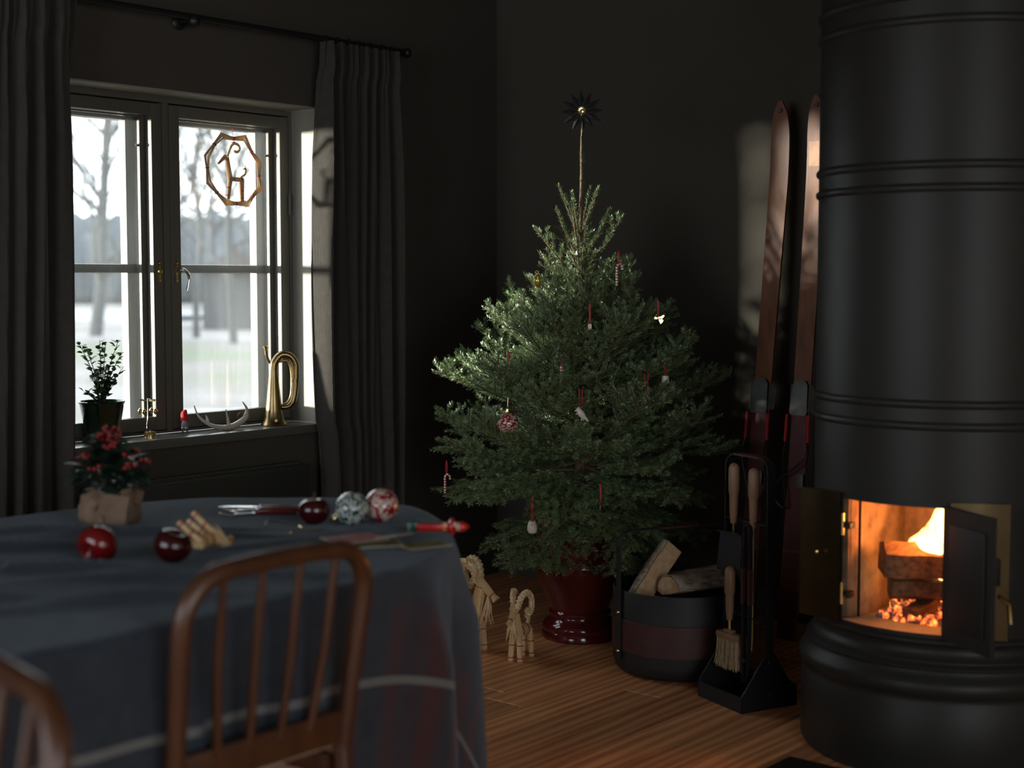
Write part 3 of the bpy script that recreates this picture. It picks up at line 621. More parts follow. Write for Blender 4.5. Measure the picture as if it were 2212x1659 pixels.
# black paper star on the tip
star = thing('tree_star', 'black twelve-point paper star with a gold centre on the tree top', 'star', (TX, TY, 1.835))
FW = Vector((.765, .644, 0)); RT = Vector((.644, -.765, 0)); UPV = Vector((0, 0, 1))
mS = Matrix((RT, UPV, -FW)).transposed().to_4x4()
PAPB = mat('black_paper', (.006, .006, .007), .8)
MB().tube([(0, 0, -.02), (0, 0, .02), (0, 0, .10)] , .0022, 8).build('stem', BRASS, star)
for k in range(12):
    a = R(k * 30 + 3); L_ = .080 if k % 2 == 0 else .076
    m = Matrix.Translation(Vector((0, 0, .088)) - FW * .012) @ mS @ Matrix.Rotation(a, 4, 'Z')
    b = MB().add([m @ Vector(p) for p in ((0, .012, 0), (-.011, .042, -.002), (0, .042, .006), (.011, .042, -.002), (0, L_, 0), (0, .042, -.006))], [(0, 2, 1), (0, 3, 2), (1, 2, 4), (2, 3, 4), (0, 1, 5), (0, 5, 3), (1, 4, 5), (3, 5, 4)])
    b.build('point', PAPB, star, smooth=False)
b = MB()
for k in range(14):
    m = Matrix.Translation(Vector((0, 0, .088)) - FW * .021) @ mS @ Matrix.Rotation(R(k * 360 / 14), 4, 'Z'); b.add([m @ Vector(p) for p in ((-.003, .005, 0), (.003, .005, 0), (0, .016, .001))], [(0, 1, 2)])
b.lathe([(.0, .004), (.006, .003), (.008, 0)], 18, Vector((0, 0, .088)) - FW * .02, axis=-FW); b.build('rosette', GOLD, star)

# ------------------------------------------------------------------ ornaments
def loop(t, h, wdt=.006, m=REDRIB, th=.0018, par=None):
    for s_ in (-1, 1):
        MB().bar(bez([RT * s_ * .001, RT * s_ * wdt * .5 + UPV * h * .35, RT * s_ * wdt * .5 + UPV * h * .8, RT * s_ * .001 + UPV * h], 5), th * 2.2, .0006, RT + FW * .3 * s_).build('ribbon', m, t)
    MB().tube([UPV * h, UPV * (h + .004)], .0015, 6).build('knot', m, t)
def candy(label, loc, h, yaw, s=1.0, dark=False):
    t = thing('candy_cane', label, 'candy cane', loc, rz=yaw, group='striped candy canes')
    pts = bez([(0, 0, -.055 * s), (0, 0, -.01 * s), (0, 0, .004 * s), (.006 * s, 0, .014 * s), (.014 * s, 0, .013 * s), (.019 * s, 0, .004 * s), (.019 * s, 0, -.004 * s)], 6)
    MB().tube(pts, .0042 * s, 10).build('stick', CERW, t)
    k = len(pts); acc = 0; b = None; n = 0
    red = mat('candy_red', (.34, .012, .02), .4) if 'candy_red' not in bpy.data.materials else bpy.data.materials['candy_red']
    cum = [0]
    for a, c in zip(pts, pts[1:]): cum.append(cum[-1] + (c - a).length)
    def at(s_):
        for i in range(k - 1):
            if cum[i + 1] >= s_: f = (s_ - cum[i]) / (cum[i + 1] - cum[i]); return pts[i].lerp(pts[i + 1], f)
        return pts[-1]
    s_ = .004
    while s_ < cum[-1] - .005: # tilted stripes
        MB().tube([at(s_), at(s_ + .002), at(s_ + .0045)], .0045 * s, 10, cap=False).build('stripe', red, t); s_ += .0098
    l = bpy.data.objects.new('hanger', None)
    for q in (-1, 1): MB().bar(bez([(.006 * s, 0, .016 * s), (.006 * s + q * .003, 0, .016 * s + h * .5), (.006 * s, 0, .016 * s + h)], 5), .003, .0006, (1, .2 * q, 0)).build('ribbon', REDRIB, t)
    return t
YAW = R(40.1 - 90)
candy('candy cane hanging near the top of the tree', FWp if False else (4.13, 3.005, 1.355), .045, YAW + .3, 1.05)
candy('candy cane seen almost edge-on in the middle of the tree', (3.962, 3.117, 1.008), .035, YAW + 1.25, .95)
candy('shaded candy cane on the lowest branch nearest the table', (3.86, 3.565, .605), .05, YAW + .15, .95)
# striped glass bauble
def scale_mat(name, c1, c2, c3):
    m = bpy.data.materials.new(name); m.use_nodes = True; nt = m.node_tree; N = nt.nodes; L = nt.links; b = N['Principled BSDF']; b.inputs['Roughness'].default_value = .12; b.inputs['Coat Weight'].default_value = .6
    tc = N.new('ShaderNodeTexCoord'); mp = N.new('ShaderNodeMapping'); mp.inputs['Scale'].default_value = (1, 1, 1.9); L.new(tc.outputs['Object'], mp.inputs[0])
    vo = N.new('ShaderNodeTexVoronoi'); vo.inputs['Scale'].default_value = 130; L.new(mp.outputs[0], vo.inputs[0])
    cr = N.new('ShaderNodeValToRGB'); e = cr.color_ramp.elements; e[0].position = .42; e[0].color = (*c1, 1); e[1].position = .50; e[1].color = (*c2, 1); cr.color_ramp.interpolation = 'CONSTANT'; q = e.new(.8); q.color = (*c3, 1)
    sp = N.new('ShaderNodeSeparateColor'); L.new(vo.outputs['Color'], sp.inputs[0]); L.new(sp.outputs[0], cr.inputs[0]); L.new(cr.outputs[0], b.inputs['Base Color'])
    bp = N.new('ShaderNodeBump'); bp.inputs['Strength'].default_value = .25; bp.inputs['Distance'].default_value = .001; L.new(vo.outputs['Distance'], bp.inputs['Height']); L.new(bp.outputs[0], b.inputs['Normal']); return m
BAUR = scale_mat('bauble_red_white', (.50, .40, .35), (.27, .010, .02), (.19, .007, .014))
BAUG = scale_mat('bauble_green_white', (.42, .47, .46), (.014, .042, .032), (.08, .065, .02))
def bauble(label, loc, r, m, tilt=(0, 0, 0), wire=.0, hook=True):
    t = thing('bauble', label, 'bauble', loc, rot=tilt, group=None)
    MB().sphere((0, 0, 0), r, 32, 20).build('globe', m, t)
    MB().lathe([(.0, .011), (r * .17, .011), (r * .18, 0), (r * .2, -.002)], 14, (0, 0, r * .985)).build('cap', GOLD, t)
    MB().tube([(math.cos(a) * .004, 0, r + .0135 + math.sin(a) * .004) for a in np.linspace(-.6, 3.8, 9)], .0007, 5).build('wire_loop', GOLD, t)
    if wire: MB().tube([(0, 0, r + .017), (.001, 0, r + .017 + wire)], .0006, 5).build('thread', GOLD, t)
    return t
bauble('red and white speckled glass bauble hanging on the tree', (3.86, 3.27, .823), .0385, BAUR, wire=.03)
# acorn
t = thing('acorn_ornament', 'white ceramic acorn hanging on a red string from a long twig', 'ornament', (4.145, 2.889, .905))
MB().lathe([(.0, -.030), (.003, -.028), (.010, -.020), (.0145, -.008), (.0155, 0), (.0155, .002)], 20).build('nut', CERW, t); MB().lathe([(.0155, .001), (.0175, .004), (.017, .010), (.012, .0155), (.005, .018), (.003, .021), (.0025, .026), (.0, .027)], 20).build('cup', CERW, t)
for q in (-1, 1): MB().bar([RT * q * .002 + UPV * .025, RT * q * .007 + UPV * .092], .003, .0007, RT + FW * .3).build('ribbon', REDRIB, t)
# small bird
t = thing('bird_ornament', 'white ceramic bird hanging on a red ribbon in the tree', 'ornament', (4.005, 3.064, .858), rz=YAW)
b = MB(); b.tube(bez([(-.012, 0, .016), (-.008, 0, .014), (-.001, 0, .003), (.009, 0, -.009), (.020, 0, -.020), (.027, 0, -.027)], 6), [.002, .006, .0085, .0095, .0098, .0098, .0095, .009, .0092, .0098, .0106, .0115, .012, .0122, .012, .0116, .011, .0105, .0095, .0086, .0078, .007, .0062, .0055, .0048, .0042, .0038, .0034, .003, .0026, .0015][:31], 14, flat=(1, 1)); b.sphere((-.0085, 0, .0125), .0095, 14, 10); b.build('body', CERW, t)
MB().lathe([(.003, 0), (.0, .006)], 8, (-.017, 0, .010), axis=(-1, 0, -.15)).build('beak', CERW, t); MB().sphere((-.011, -.0085, .0145), .0012, 6, 5).build('eye', BLACK, t)
for x in (.004, .010): MB().tube([(x, -.003, -.014), (x - .003, -.003, -.024)], .0018, 6).build('leg', CERW, t)
for q in (-1, 1): MB().bar([(q * .002, 0, .018), (q * .005, 0, .05), (q * .005, 0, .085)], .0045, .0007, (1, q * .3, 0)).build('ribbon', REDRIB, t)
# owl / rough figure
t = thing('owl_ornament', 'chunky white ceramic owl on a long red ribbon under the lowest branches', 'ornament', (3.875, 3.172, .470), rz=YAW)
MB().lathe([(.0, -.021), (.012, -.021), (.0155, -.016), (.0175, -.006), (.0165, .006), (.0135, .016), (.011, .0195), (.0, .0195)], 20).build('body', mat('rough_ceramic', (.72, .66, .55), .6, col2=(.62, .56, .45), ns=90, bump=(220, .5, .002)), t)
for q in (-1, 1): MB().lathe([(.004, 0), (.0, .006)], 8, (q * .008, 0, .018), axis=(q * .3, 0, 1)).build('ear', CERW, t)
MB().sphere((-.002, -.0142, .009), .0022, 8, 6).build('eye', BLACK, t)
for q in (-1, 1): MB().bar([(q * .002, 0, .018), (q * .0025, 0, .06), (q * .002, 0, .10)], .0045, .0007, (1, q * .2, 0)).build('ribbon', REDRIB, t)
# bell
t = thing('bell_ornament', 'small white ceramic bell half hidden on the dark side of the tree', 'ornament', (4.285, 2.905, .972))
MB().lathe([(.015, -.018), (.0135, -.010), (.012, .0), (.0115, .006), (.012, .009), (.008, .010), (.0, .010)], 18).build('bell', CERW, t); MB().sphere((0, 0, -.018), .004, 8, 6).build('clapper', BRASS, t)
for q in (-1, 1): MB().bar([RT * q * .002 + UPV * .01, RT * q * .006 + UPV * .07], .003, .0007, RT + FW * .3).build('ribbon', REDRIB, t)
# mushroom-like red-white ornament
t = thing('mitten_ornament', 'tiny white and dark red mitten on a ribbon deep in the tree', 'ornament', (4.075, 3.082, 1.158), rz=YAW)
MB().bbox((.002, 0, -.004), (.014, .010, .022), .004).build('palm', CERW, t); MB().bbox((-.009, 0, -.008), (.009, .009, .013), .004, Matrix.Rotation(R(25), 3, 'Y')).build('thumb', mat('dark_red', (.12, .01, .012), .5), t); MB().bbox((.002, 0, .011), (.015, .011, .006), .002).build('cuff', bpy.data.materials['dark_red'], t)
MB().bar([(.002, 0, .014), (.002, 0, .075)], .006, .0007, (1, .2, 0)).build('ribbon', REDRIB, t)
# gold filigree bulb
t = thing('filigree_ornament', 'gold glass drop ornament with a bow on the window side of the tree', 'ornament', (3.925, 3.19, 1.313), rz=YAW)
MB().lathe([(.0, -.022), (.005, -.020), (.012, -.010), (.0145, .0), (.013, .009), (.007, .017), (.003, .022), (.0, .022)], 20).build('drop', mat('yellow_glass', (.42, .36, .07), .16, .55, coat=.5), t)
b = MB()
for q in (-1, 1): b.tube([(q * (.003 + .006 * math.sin(a)), -.001, .026 + .005 * (1 - math.cos(a)) * .9 - .001) for a in np.linspace(0, math.pi * 1.9, 12)], .001, 5); b.tube([(0, 0, .024), (q * .009, 0, .019)], .001, 5)
b.build('bow', GOLD, t)
for k in range(8):
    a = 2 * math.pi * k / 8; MB().tube([(math.cos(a) * r_, math.sin(a) * r_, z) for r_, z in ((.003, .022), (.0085, .0165), (.0145, .008), (.016, 0), (.0135, -.010), (.006, -.020), (.0, -.0235))], .0007, 5).build('filigree_rib', GOLD, t)
# gold angel
t = thing('angel_ornament', 'gold metal angel on a red ribbon at the wall side of the tree', 'ornament', (4.23, 2.90, 1.185), rz=YAW)
b = MB(); b.prism([(-.002, .004), (.006, -.006), (.018, -.014), (.021, -.006), (.020, .002), (.007, .006)], -.002, .002, Matrix.Rotation(R(90), 4, 'X') @ Matrix.Rotation(R(-32), 4, 'Z')); b.build('skirt', GOLD, t)
for k in range(5): MB().tube([(.002 + .001 * k, -.0025, -.002), (.010 + .003 * k, -.003, -.016 + .003 * k)], .0006, 5).build('pleat', GOLD, t)
for q in (0, 1): MB().prism([(0, 0), (.018, .010), (.022, .006), (.014, -.003)] if q else [(0, 0), (-.012, .004), (-.014, -.004), (-.004, -.005)], -.001, .001, Matrix.Rotation(R(90), 4, 'X')).build('wing', GOLD, t)
MB().sphere((-.006, 0, .010), .0045, 10, 8).build('head', GOLD, t)
for q in (-1, 1): MB().bar([(q * .001, 0, .008), (q * .003, 0, .03), (q * .0015, 0, .058)], .0028, .0007, (1, q * .2, 0)).build('ribbon', REDRIB, t)
# icicle with ribbon
t = thing('icicle_ornament', 'clear glass icicle on a red ribbon low at the front of the tree', 'ornament', (4.03, 2.998, .552), rz=YAW)
MB().lathe([(.0, -.062), (.0015, -.05), (.003, -.03), (.0028, -.028), (.004, -.014), (.0037, -.012), (.005, .0), (.0, .002)], 10).build('icicle', glass_mat('ornament_glass', .05, .35, (.85, .9, .9)), t)
MB().bar(bez([(0, 0, .0), (.002, 0, .03), (-.001, 0, .066)], 5), .006, .0007, (1, .2, 0)).build('ribbon', REDRIB, t)
# two ribbons with hidden ornaments
for nm, lb, loc in (('ribbon_ornament', 'dark red ribbon with a white heart among shaded needles on the window side', (3.87, 3.278, 1.035)), ('ribbon_ornament', 'dark red ribbon with a white heart just below the first whorl', (4.18, 3.21, 1.44))):
    t = thing(nm, lb, 'ornament', loc, rz=YAW)
    MB().bar([(0, 0, -.02), (.001, 0, .02), (0, 0, .035)], .006, .0007, (1, .25, 0)).build('ribbon', REDRIB, t)
    MB().sphere((-.004, 0, -.026), .006, 10, 8).sphere((.004, 0, -.026), .006, 10, 8).lathe([(.0, -.016), (.009, -.002)], 12, (0, 0, -.026)).build('heart', CERW, t)

# ------------------------------------------------------------------ table, cloth, chairs
t = thing('dining_table', 'round-ended dining table hidden under the grey cloth', 'table', (1.65, 2.66, 0))
TCX, TCY, TR = 2.11, 2.66, .63
OUTL = [(.62, 3.285), (1.2, 3.287), (1.94, 3.285), (2.143, 3.268), (2.314, 3.225), (2.493, 3.114), (2.626, 2.968), (2.71, 2.85), (2.735, 2.72), (2.703, 2.579), (2.626, 2.444), (2.53, 2.32), (2.423, 2.218), (2.301, 2.141), (2.138, 2.076), (1.97, 2.046), (1.75, 2.035), (1.2, 2.030), (.62, 2.030)]
OUT0 = [Vector((p.x, p.y, 0)) for p in bez([(x, y, 0) for x, y in OUTL], 16)]; OUT = [OUT0[0]]
for p, q in zip(OUT0, OUT0[1:]):
    n_ = max(1, int((q - p).length / .013)); OUT += [p.lerp(q, (i + 1) / n_) for i in range(n_)]
pl = [(p.x - 1.65 - (p.x - 1.9) * .016 * (p.x > 1.9), (p.y - 2.66) * .975) for p in OUT]
MB().prism(pl[::-1], .700, .729).build('table_top', CHAIRW, t, smooth=False)
MB().span((-.95, -.45, .62), (.75, .45, .70)).build('apron', CHAIRW, t, smooth=False)
for x in (-.9, .68):
    for y in (-.42, .42): MB().tube([(x, y, 0), (x, y, .70)], [.020, .030], 14).build('leg', CHAIRW, t)
def cloth_mat():
    m = weave('slate_linen_cloth', (.040, .047, .058), (.031, .037, .047), .92, 900, strength=.5); nt = m.node_tree; N = nt.nodes; L = nt.links; b = N['Principled BSDF']
    uv = N.new('ShaderNodeUVMap'); sp = N.new('ShaderNodeSeparateXYZ'); L.new(uv.outputs[0], sp.inputs[0])
    def math_(op, a, c=None):
        q = N.new('ShaderNodeMath'); q.operation = op
        for i, x in enumerate((a, c)):
            if x is None: continue
            if isinstance(x, (int, float)): q.inputs[i].default_value = x
            else: L.new(x, q.inputs[i])
        return q.outputs[0]
    av = math_('ABSOLUTE', sp.outputs[1]); dv = math_('SUBTRACT', .875, av); du = math_('SUBTRACT', 3.03, sp.outputs[0]); d = math_('MINIMUM', dv, du)
    def bandn(x, c, hw): return math_('LESS_THAN', math_('ABSOLUTE', math_('SUBTRACT', x, c)), hw)
    white = bandn(dv, .060, .0085)
    colw = N.new('ShaderNodeTexNoise'); colw.noise_dimensions = '1D'; colw.inputs['Scale'].default_value = 7; L.new(sp.outputs[0], colw.inputs['W'])
    def ramp(x, lo, hi):
        q = N.new('ShaderNodeMapRange'); q.interpolation_type = 'SMOOTHSTEP'; q.inputs[1].default_value = lo; q.inputs[2].default_value = hi; L.new(x, q.inputs[0]); return q.outputs[0]
    colw.inputs['Scale'].default_value = 11; colw.inputs['Detail'].default_value = 3
    zone = math_('MULTIPLY', ramp(sp.outputs[0], 1.90, 2.02), math_('SUBTRACT', 1.0, ramp(d, .17, .26)))
    red = math_('MULTIPLY', zone, math_('MULTIPLY', ramp(colw.outputs[0], .40, .60), .75))
    old = b.inputs['Base Color'].links[0].from_socket
    mx = N.new('ShaderNodeMix'); mx.data_type = 'RGBA'; L.new(red, mx.inputs[0]); L.new(old, mx.inputs[6]); mx.inputs[7].default_value = (.085, .030, .029, 1)
    m2 = N.new('ShaderNodeMix'); m2.data_type = 'RGBA'; L.new(white, m2.inputs[0]); L.new(mx.outputs[2], m2.inputs[6]); m2.inputs[7].default_value = (.16, .155, .15, 1)
    L.new(m2.outputs[2], b.inputs['Base Color']); return m
CLOTH = cloth_mat(); cb_ = CLOTH.node_tree.nodes['Principled BSDF']; cb_.inputs['Sheen Weight'].default_value = .22; cb_.inputs['Sheen Roughness'].default_value = .35; cb_.inputs['Sheen Tint'].default_value = (.75, .87, 1, 1)
out = []
for i, p in enumerate(OUT):
    d_ = (OUT[min(i + 1, len(OUT) - 1)] - OUT[max(i - 1, 0)]).normalized(); out.append((p.x, p.y, -d_.y, d_.x, 0))
def wrk(x, y):
    z = .0022 * math.sin(9 * x + 5 * y + 1) + .0018 * math.sin(17 * y - 6 * x) + .0012 * math.sin(31 * x + 12 * y)
    for (px_, py_, ang, ln, hgt, wd) in ((1.675, 2.535, -44, .26, .026, .024), (1.95, 2.90, -42, .34, .018, .02), (1.66, 2.92, -34, .24, .024, .02), (2.22, 2.40, -22, .30, .012, .02), (1.80, 2.30, -38, .38, .014, .03), (2.05, 2.72, -46, .3, .010, .018), (1.45, 2.38, -36, .3, .018, .03), (2.40, 2.72, -60, .3, .008, .02), (1.60, 2.20, -25, .35, .010, .03)):
        ca, sa = math.cos(R(ang)), math.sin(R(ang)); dx, dy = x - px_, y - py_; a_ = dx * ca + dy * sa; b_ = -dx * sa + dy * ca + .03 * math.sin(8 * a_)
        z += hgt * math.exp(-(b_ / wd) ** 2) * math.exp(-(a_ / ln) ** 4)
    return max(z, -.0015)
m_ = len(out); NS, NK = 50, 24; vs = []; uvs = []
tot_u = 0; prev = None
for j in range(NS + 1):
    s_ = j / NS
    for (x, y, nx, ny, a) in out:
        ax = min(x, TCX) if True else x; q = (ax + (x - ax) * s_, TCY + (y - TCY) * s_)
        ed = max(0, s_ - .975) / .025
        vs.append((q[0], q[1], .7345 + wrk(*q) * (1 - ed * .8) - .004 * ed ** 2)); uvs.append((q[0], q[1] - TCY))
ulen = [0]
for p, q in zip(out, out[1:]): ulen.append(ulen[-1] + math.hypot(q[0] - p[0], q[1] - p[1]))
for j in range(1, NK + 1):
    for i, (x, y, nx, ny, a) in enumerate(out):
        ov = 1e9
        if nx > 1e-2: ov = min(ov, (3.03 - x) / nx)
        if abs(ny) > 1e-6: ov = min(ov, ((1.03 - (.155 * min(1, max(0, (1.98 - x) / .10)) * min(1, max(0, (x - 1.30) / .10)) if y < TCY else 0)) - abs(y - TCY)) / abs(ny))
        ov = min(ov, .70); dr = ov * j / NK; u_ = ulen[i]
        k = min(1, dr / .22)
        cor = abs(nx * ny) * 2     # cloth corner: deep cone folds
        fold = k * ((.012 + .034 * cor) * math.sin(u_ * (13 if nx < .01 else 15.5) + 1.2) + .008 * math.sin(u_ * 29 + 2) + .035 * cor * (j / NK))
        off = .008 * min(1, j / 1.5) + max(-.008, fold)
        tg = (ny, -nx); sh = .015 * k * math.sin(u_ * 11 + 3 * dr)
        z = .7305 - .002 - dr * (.985 - .05 * cor)
        vs.append((x + nx * off + tg[0] * sh, y + ny * off + tg[1] * sh, max(.012, z))); uvs.append((x + nx * dr, y + ny * dr - TCY))
fs = [(j * m_ + i, (j + 1) * m_ + i, (j + 1) * m_ + i + 1, j * m_ + i + 1) for j in range(NS + NK) for i in range(m_ - 1)]
me = bpy.data.meshes.new('tablecloth'); me.from_pydata(vs, [], fs); me.update(); me.materials.append(CLOTH)
ul = me.uv_layers.new(name='UVMap'); li = np.zeros(len(me.loops), dtype=np.int32); me.loops.foreach_get('vertex_index', li); ul.data.foreach_set('uv', np.array(uvs)[li].reshape(-1))
me.polygons.foreach_set('use_smooth', [True] * len(me.polygons))
tc_ = bpy.data.objects.new('tablecloth', me); COL.objects.link(tc_); tag(tc_, 'slate grey linen tablecloth with a red band and white stripe', 'tablecloth')
md = tc_.modifiers.new('t', 'SOLIDIFY'); md.thickness = .0015; md.offset = 1
CT = .737
def cz(x, y): return .7345 + wrk(x, y) + .0012

def chair(label, loc, rz):
    t = thing('dining_chair', label, 'chair', loc, rz=rz, group='stick-back wooden chairs')
    W, TZ = .205, .835; SL = .062
    def P(x, z): return (x, -.02 - SL * max(0, (z - .45)) / .39, z)
    # bent hoop: posts and top rail in one piece
    pts = [P(-W + .012, .44), P(-W + .006, .6), P(-W, .72)] + [P(-W + .085 - .085 * math.cos(a), TZ - .085 - .0 + .085 * math.sin(a)) for a in np.linspace(.15, math.pi / 2, 7)] + [P(x, TZ + .004 * (1 - (x / .12) ** 2)) for x in (-.06, 0, .06)] + [P(W - .085 + .085 * math.sin(a), TZ - .085 + .085 * math.cos(a)) for a in np.linspace(0, math.pi / 2 - .15, 7)] + [P(W, .72), P(W - .006, .6), P(W - .012, .44)]
    MB().tube(bez(pts, 3), .0175, 14, flat=(1.0, .95)).build('back_hoop', CHAIRW, t)
    for k in range(4):
        x = -.123 + k * .082; MB().tube([P(x * .86, .50), P(x, .66), P(x * 1.03, TZ - .012)], [.0085, .0088, .0072], 10).build('spindle', CHAIRW, t)
    MB().bbox((0, -.021, .487), (2 * W - .035, .020, .062), .006).build('lower_rail', CHAIRW, t)
    seat = MB(); seat.bbox((0, .215, .447), (.40, .40, .032), .014); seat.build('seat', mat('woven_seat', (.42, .36, .26), .8, col2=(.34, .29, .2), ns=80, bump=(180, .4, .002)) if 'woven_seat' not in bpy.data.materials else bpy.data.materials['woven_seat'], t)
    for x in (-1, 1):
        MB().tube([(x * (W - .012), -.02, .45), (x * (W - .004), -.035, .22), (x * (W + .004), -.06, 0)], [.018, .0165, .013], 12).build('leg', CHAIRW, t)
        MB().tube([(x * .18, .395, .44), (x * .185, .40, .22), (x * .19, .405, 0)], [.018, .0165, .013], 12).build('leg', CHAIRW, t)
        MB().bbox((x * .188, .19, .405), (.02, .37, .045), .004).build('seat_rail', CHAIRW, t)
        MB().tube([(x * .19, -.04, .17), (x * .187, .40, .17)], .009, 8).build('stretcher', CHAIRW, t)
    MB().bbox((0, .395, .405), (.35, .02, .045), .004).build('seat_rail', CHAIRW, t)
    return t
chair('reddish wooden stick-back chair pulled up to the table, its back to the viewer', (1.672, 2.008, 0), 0)
chair('dark stick-back chair cut off at the lower picture corner', (.885, 1.675, 0), R(82))

# ------------------------------------------------------------------ things on the table
APP = mat('apple_red', (.028, .002, .003), .14, col2=(.045, .003, .004), ns=5, coat=.4)
def apple(label, loc, r, tilt, m=APP, hole=False, stalk=False):
    t = thing('apple', label, 'apple', loc, rot=tilt, group='shiny red apples')
    pr = []
    for i in range(25):
        a = math.pi * i / 24; q = math.sin(a); z = -math.cos(a); rr = r * (q * (1.0 + .10 * z)); zz = r * (z * .90 - (.34 if z > 0 else .16) * math.exp(-(q / .30) ** 2) * (1 if z > 0 else -1)); pr.append((max(rr, 1e-5), zz))
    MB().lathe(pr, 36).build('flesh', m, t)
    if stalk: MB().tube(bez([(0, 0, r * .55), (.002, 0, r * .9), (.006, .001, r * 1.2)], 4), [.0018] * 7 + [.0012, .0012], 7).build('stalk', BARK, t)
    else: MB().lathe([(.004, 0), (.001, .004), (.0, .001)], 8, (0, 0, r * .55)).build('calyx', BARK, t)
    if hole: MB().lathe([(r * .30, r * .52), (r * .34, r * .72), (r * .44, r * .80), (r * .36, r * .74), (r * .20, r * .45), (.0001, r * .40)], 24).build('hollow', mat('apple_hollow', (.10, .02, .02), .4), t)
    return t
def onto(x, y, r): return (x, y, cz(x, y) + r + .003)
apple('bright red apple tipped so its hollow faces the viewer, partly behind a cloth ridge', onto(1.765, 2.612, .030), .043, tuple(Vector((-.90, -.17, -.28)).to_track_quat('Z', 'Y').to_euler()), mat('apple_bright', (.16, .005, .006), .16, col2=(.10, .004, .005), ns=5, coat=.4), hole=True)
apple('dark red apple in front of the straw goat on the table', onto(1.842, 2.463, .0345), .0395, (R(18), R(8), 0))
apple('dark red upright apple with a stalk next to the green bauble', onto(2.340, 2.582, .0335), .0375, (R(-4), 0, 0), stalk=True)
bauble('green and white speckled glass bauble lying on the cloth', onto(2.400, 2.515, .040), .0405, BAUG, (R(115), 0, R(-120)))
bauble('red and white speckled glass bauble lying on the cloth', onto(2.468, 2.485, .0415), .0415, BAUR, (R(70), 0, R(150)))
# cutlery
REDH = mat('red_handle', (.12, .008, .010), .25, col2=(.085, .006, .008), ns=20, coat=.4)
def cutlery(kind, label, loc, ang, tip=0):
    t = thing(kind, label, kind, loc, rot=(0, 0, ang), group='red-handled cutlery')
    MB().tube(bez([(0, 0, .008), (.04, 0, .009), (.10, 0, .007)], 5), [.004, .0055, .006, .0062, .0065, .0066, .0068, .007, .007, .0068, .005], 10, flat=(1, .75)).build('handle', REDH, t)
    MB().lathe([(.0045, 0), (.006, .002), (.006, .006), (.0045, .008)], 12, (-.007, 0, .0085), axis=(1, 0, 0)).build('collar', CHROME, t)
    if kind == 'fork':
        MB().tube(bez([(-.005, 0, .0085), (-.03, 0, .007), (-.05, 0, .004)], 5), [.003, .003, .003, .003, .003, .0032, .004, .005, .007, .009, .010], 8, flat=(1, .35), up=(0, 1, 0)).build('neck', CHROME, t)
        for k in range(4): MB().tube(bez([(-.048, -.0085 + k * .0057, .004), (-.065, -.0085 + k * .0057, .003), (-.088, -.0075 + k * .005, .009)], 4), [.0017] * 6 + [.0014, .001, .0005], 6).build('tine', CHROME, t)
    else:
        MB().add([(-.005, -.004, .009), (-.005, .004, .009), (-.03, .010, .009), (-.09, .009, .009), (-.112, -.004, .009), (-.03, -.004, .009), (-.005, -.004, .0075), (-.005, .004, .0075), (-.03, .010, .0085), (-.09, .009, .0085), (-.112, -.004, .0085), (-.03, -.004, .0075)], [(0, 1, 2, 5), (5, 2, 3, 4), (6, 11, 8, 7), (11, 10, 9, 8), (0, 6, 7, 1), (1, 7, 8, 2), (2, 8, 9, 3), (3, 9, 10, 4), (4, 10, 11, 5), (5, 11, 6, 0)]).build('blade', CHROME, t)
    return t
CA = math.atan2(-.765, .644)
cutlery('fork', 'fork with a red handle lying nearest the straw goat', onto(2.335, 2.79, .001), CA + .05)
cutlery('fork', 'fork with a red handle, the middle piece of cutlery', onto(2.358, 2.805, .001), CA + .0)
cutlery('knife', 'knife with a red handle lying behind the forks', onto(2.385, 2.825, .001), CA - .04)
# gold thread
o = MB().tube(bez([(2.232, 2.628, cz(2.232, 2.628) + .001), (2.26, 2.66, cz(2.26, 2.66) + .012), (2.30, 2.66, cz(2.3, 2.66) + .006), (2.325, 2.63, cz(2.325, 2.63) + .002), (2.29, 2.57, cz(2.29, 2.57) + .001), (2.24, 2.555, cz(2.24, 2.555) + .001), (2.31, 2.52, cz(2.31, 2.52) + .002)], 8), .0011, 6).build('gold_cord', GOLD); tag(o, 'loose loop of thin gold cord on the cloth', 'cord')
# cards
def card_mat(nm, bgc, c2, ns):
    m = mat(nm, bgc, .45, col2=c2, ns=ns, nd=2); return m
def card(label, loc, rot, m, sx=.105, sy=.075):
    t = thing('greeting_card', label, 'card', loc, rot=rot, group='old greeting cards')
    MB().box((0, 0, 0), (sx, sy, .0012)).build('card_stock', mat('card_edge', (.45, .38, .28), .6) if 'card_edge' not in bpy.data.materials else bpy.data.materials['card_edge'], t, smooth=False)
    MB().box((0, 0, .0008), (sx - .010, sy - .010, .0005)).build('picture', m, t, smooth=False)
    return t
CDR = card_mat('card_red_print', (.36, .03, .05), (.42, .22, .22), 45); CDG = card_mat('card_green_print', (.20, .20, .10), (.05, .05, .03), 50); CDY = card_mat('card_yellow_print', (.30, .27, .07), (.05, .05, .025), 40); CDB = card_mat('card_sepia_print', (.30, .22, .17), (.14, .09, .06), 60)
card('red patterned greeting card lying beside the chair back', (2.222, 2.322, .752), (R(2), R(1), R(-10)), CDR, .13, .085)
card('greenish greeting card tucked under the red one', (2.228, 2.270, .7455), (R(3), 0, R(-32)), CDG, .12, .07)
card('sepia greeting card with a curled corner on top', (2.285, 2.262, .757), (R(-8), R(3), R(12)), CDB, .07, .055)
card('yellow and black greeting card nearest the table edge', (2.305, 2.192, .7415), (0, 0, R(-16)), CDY, .105, .075)
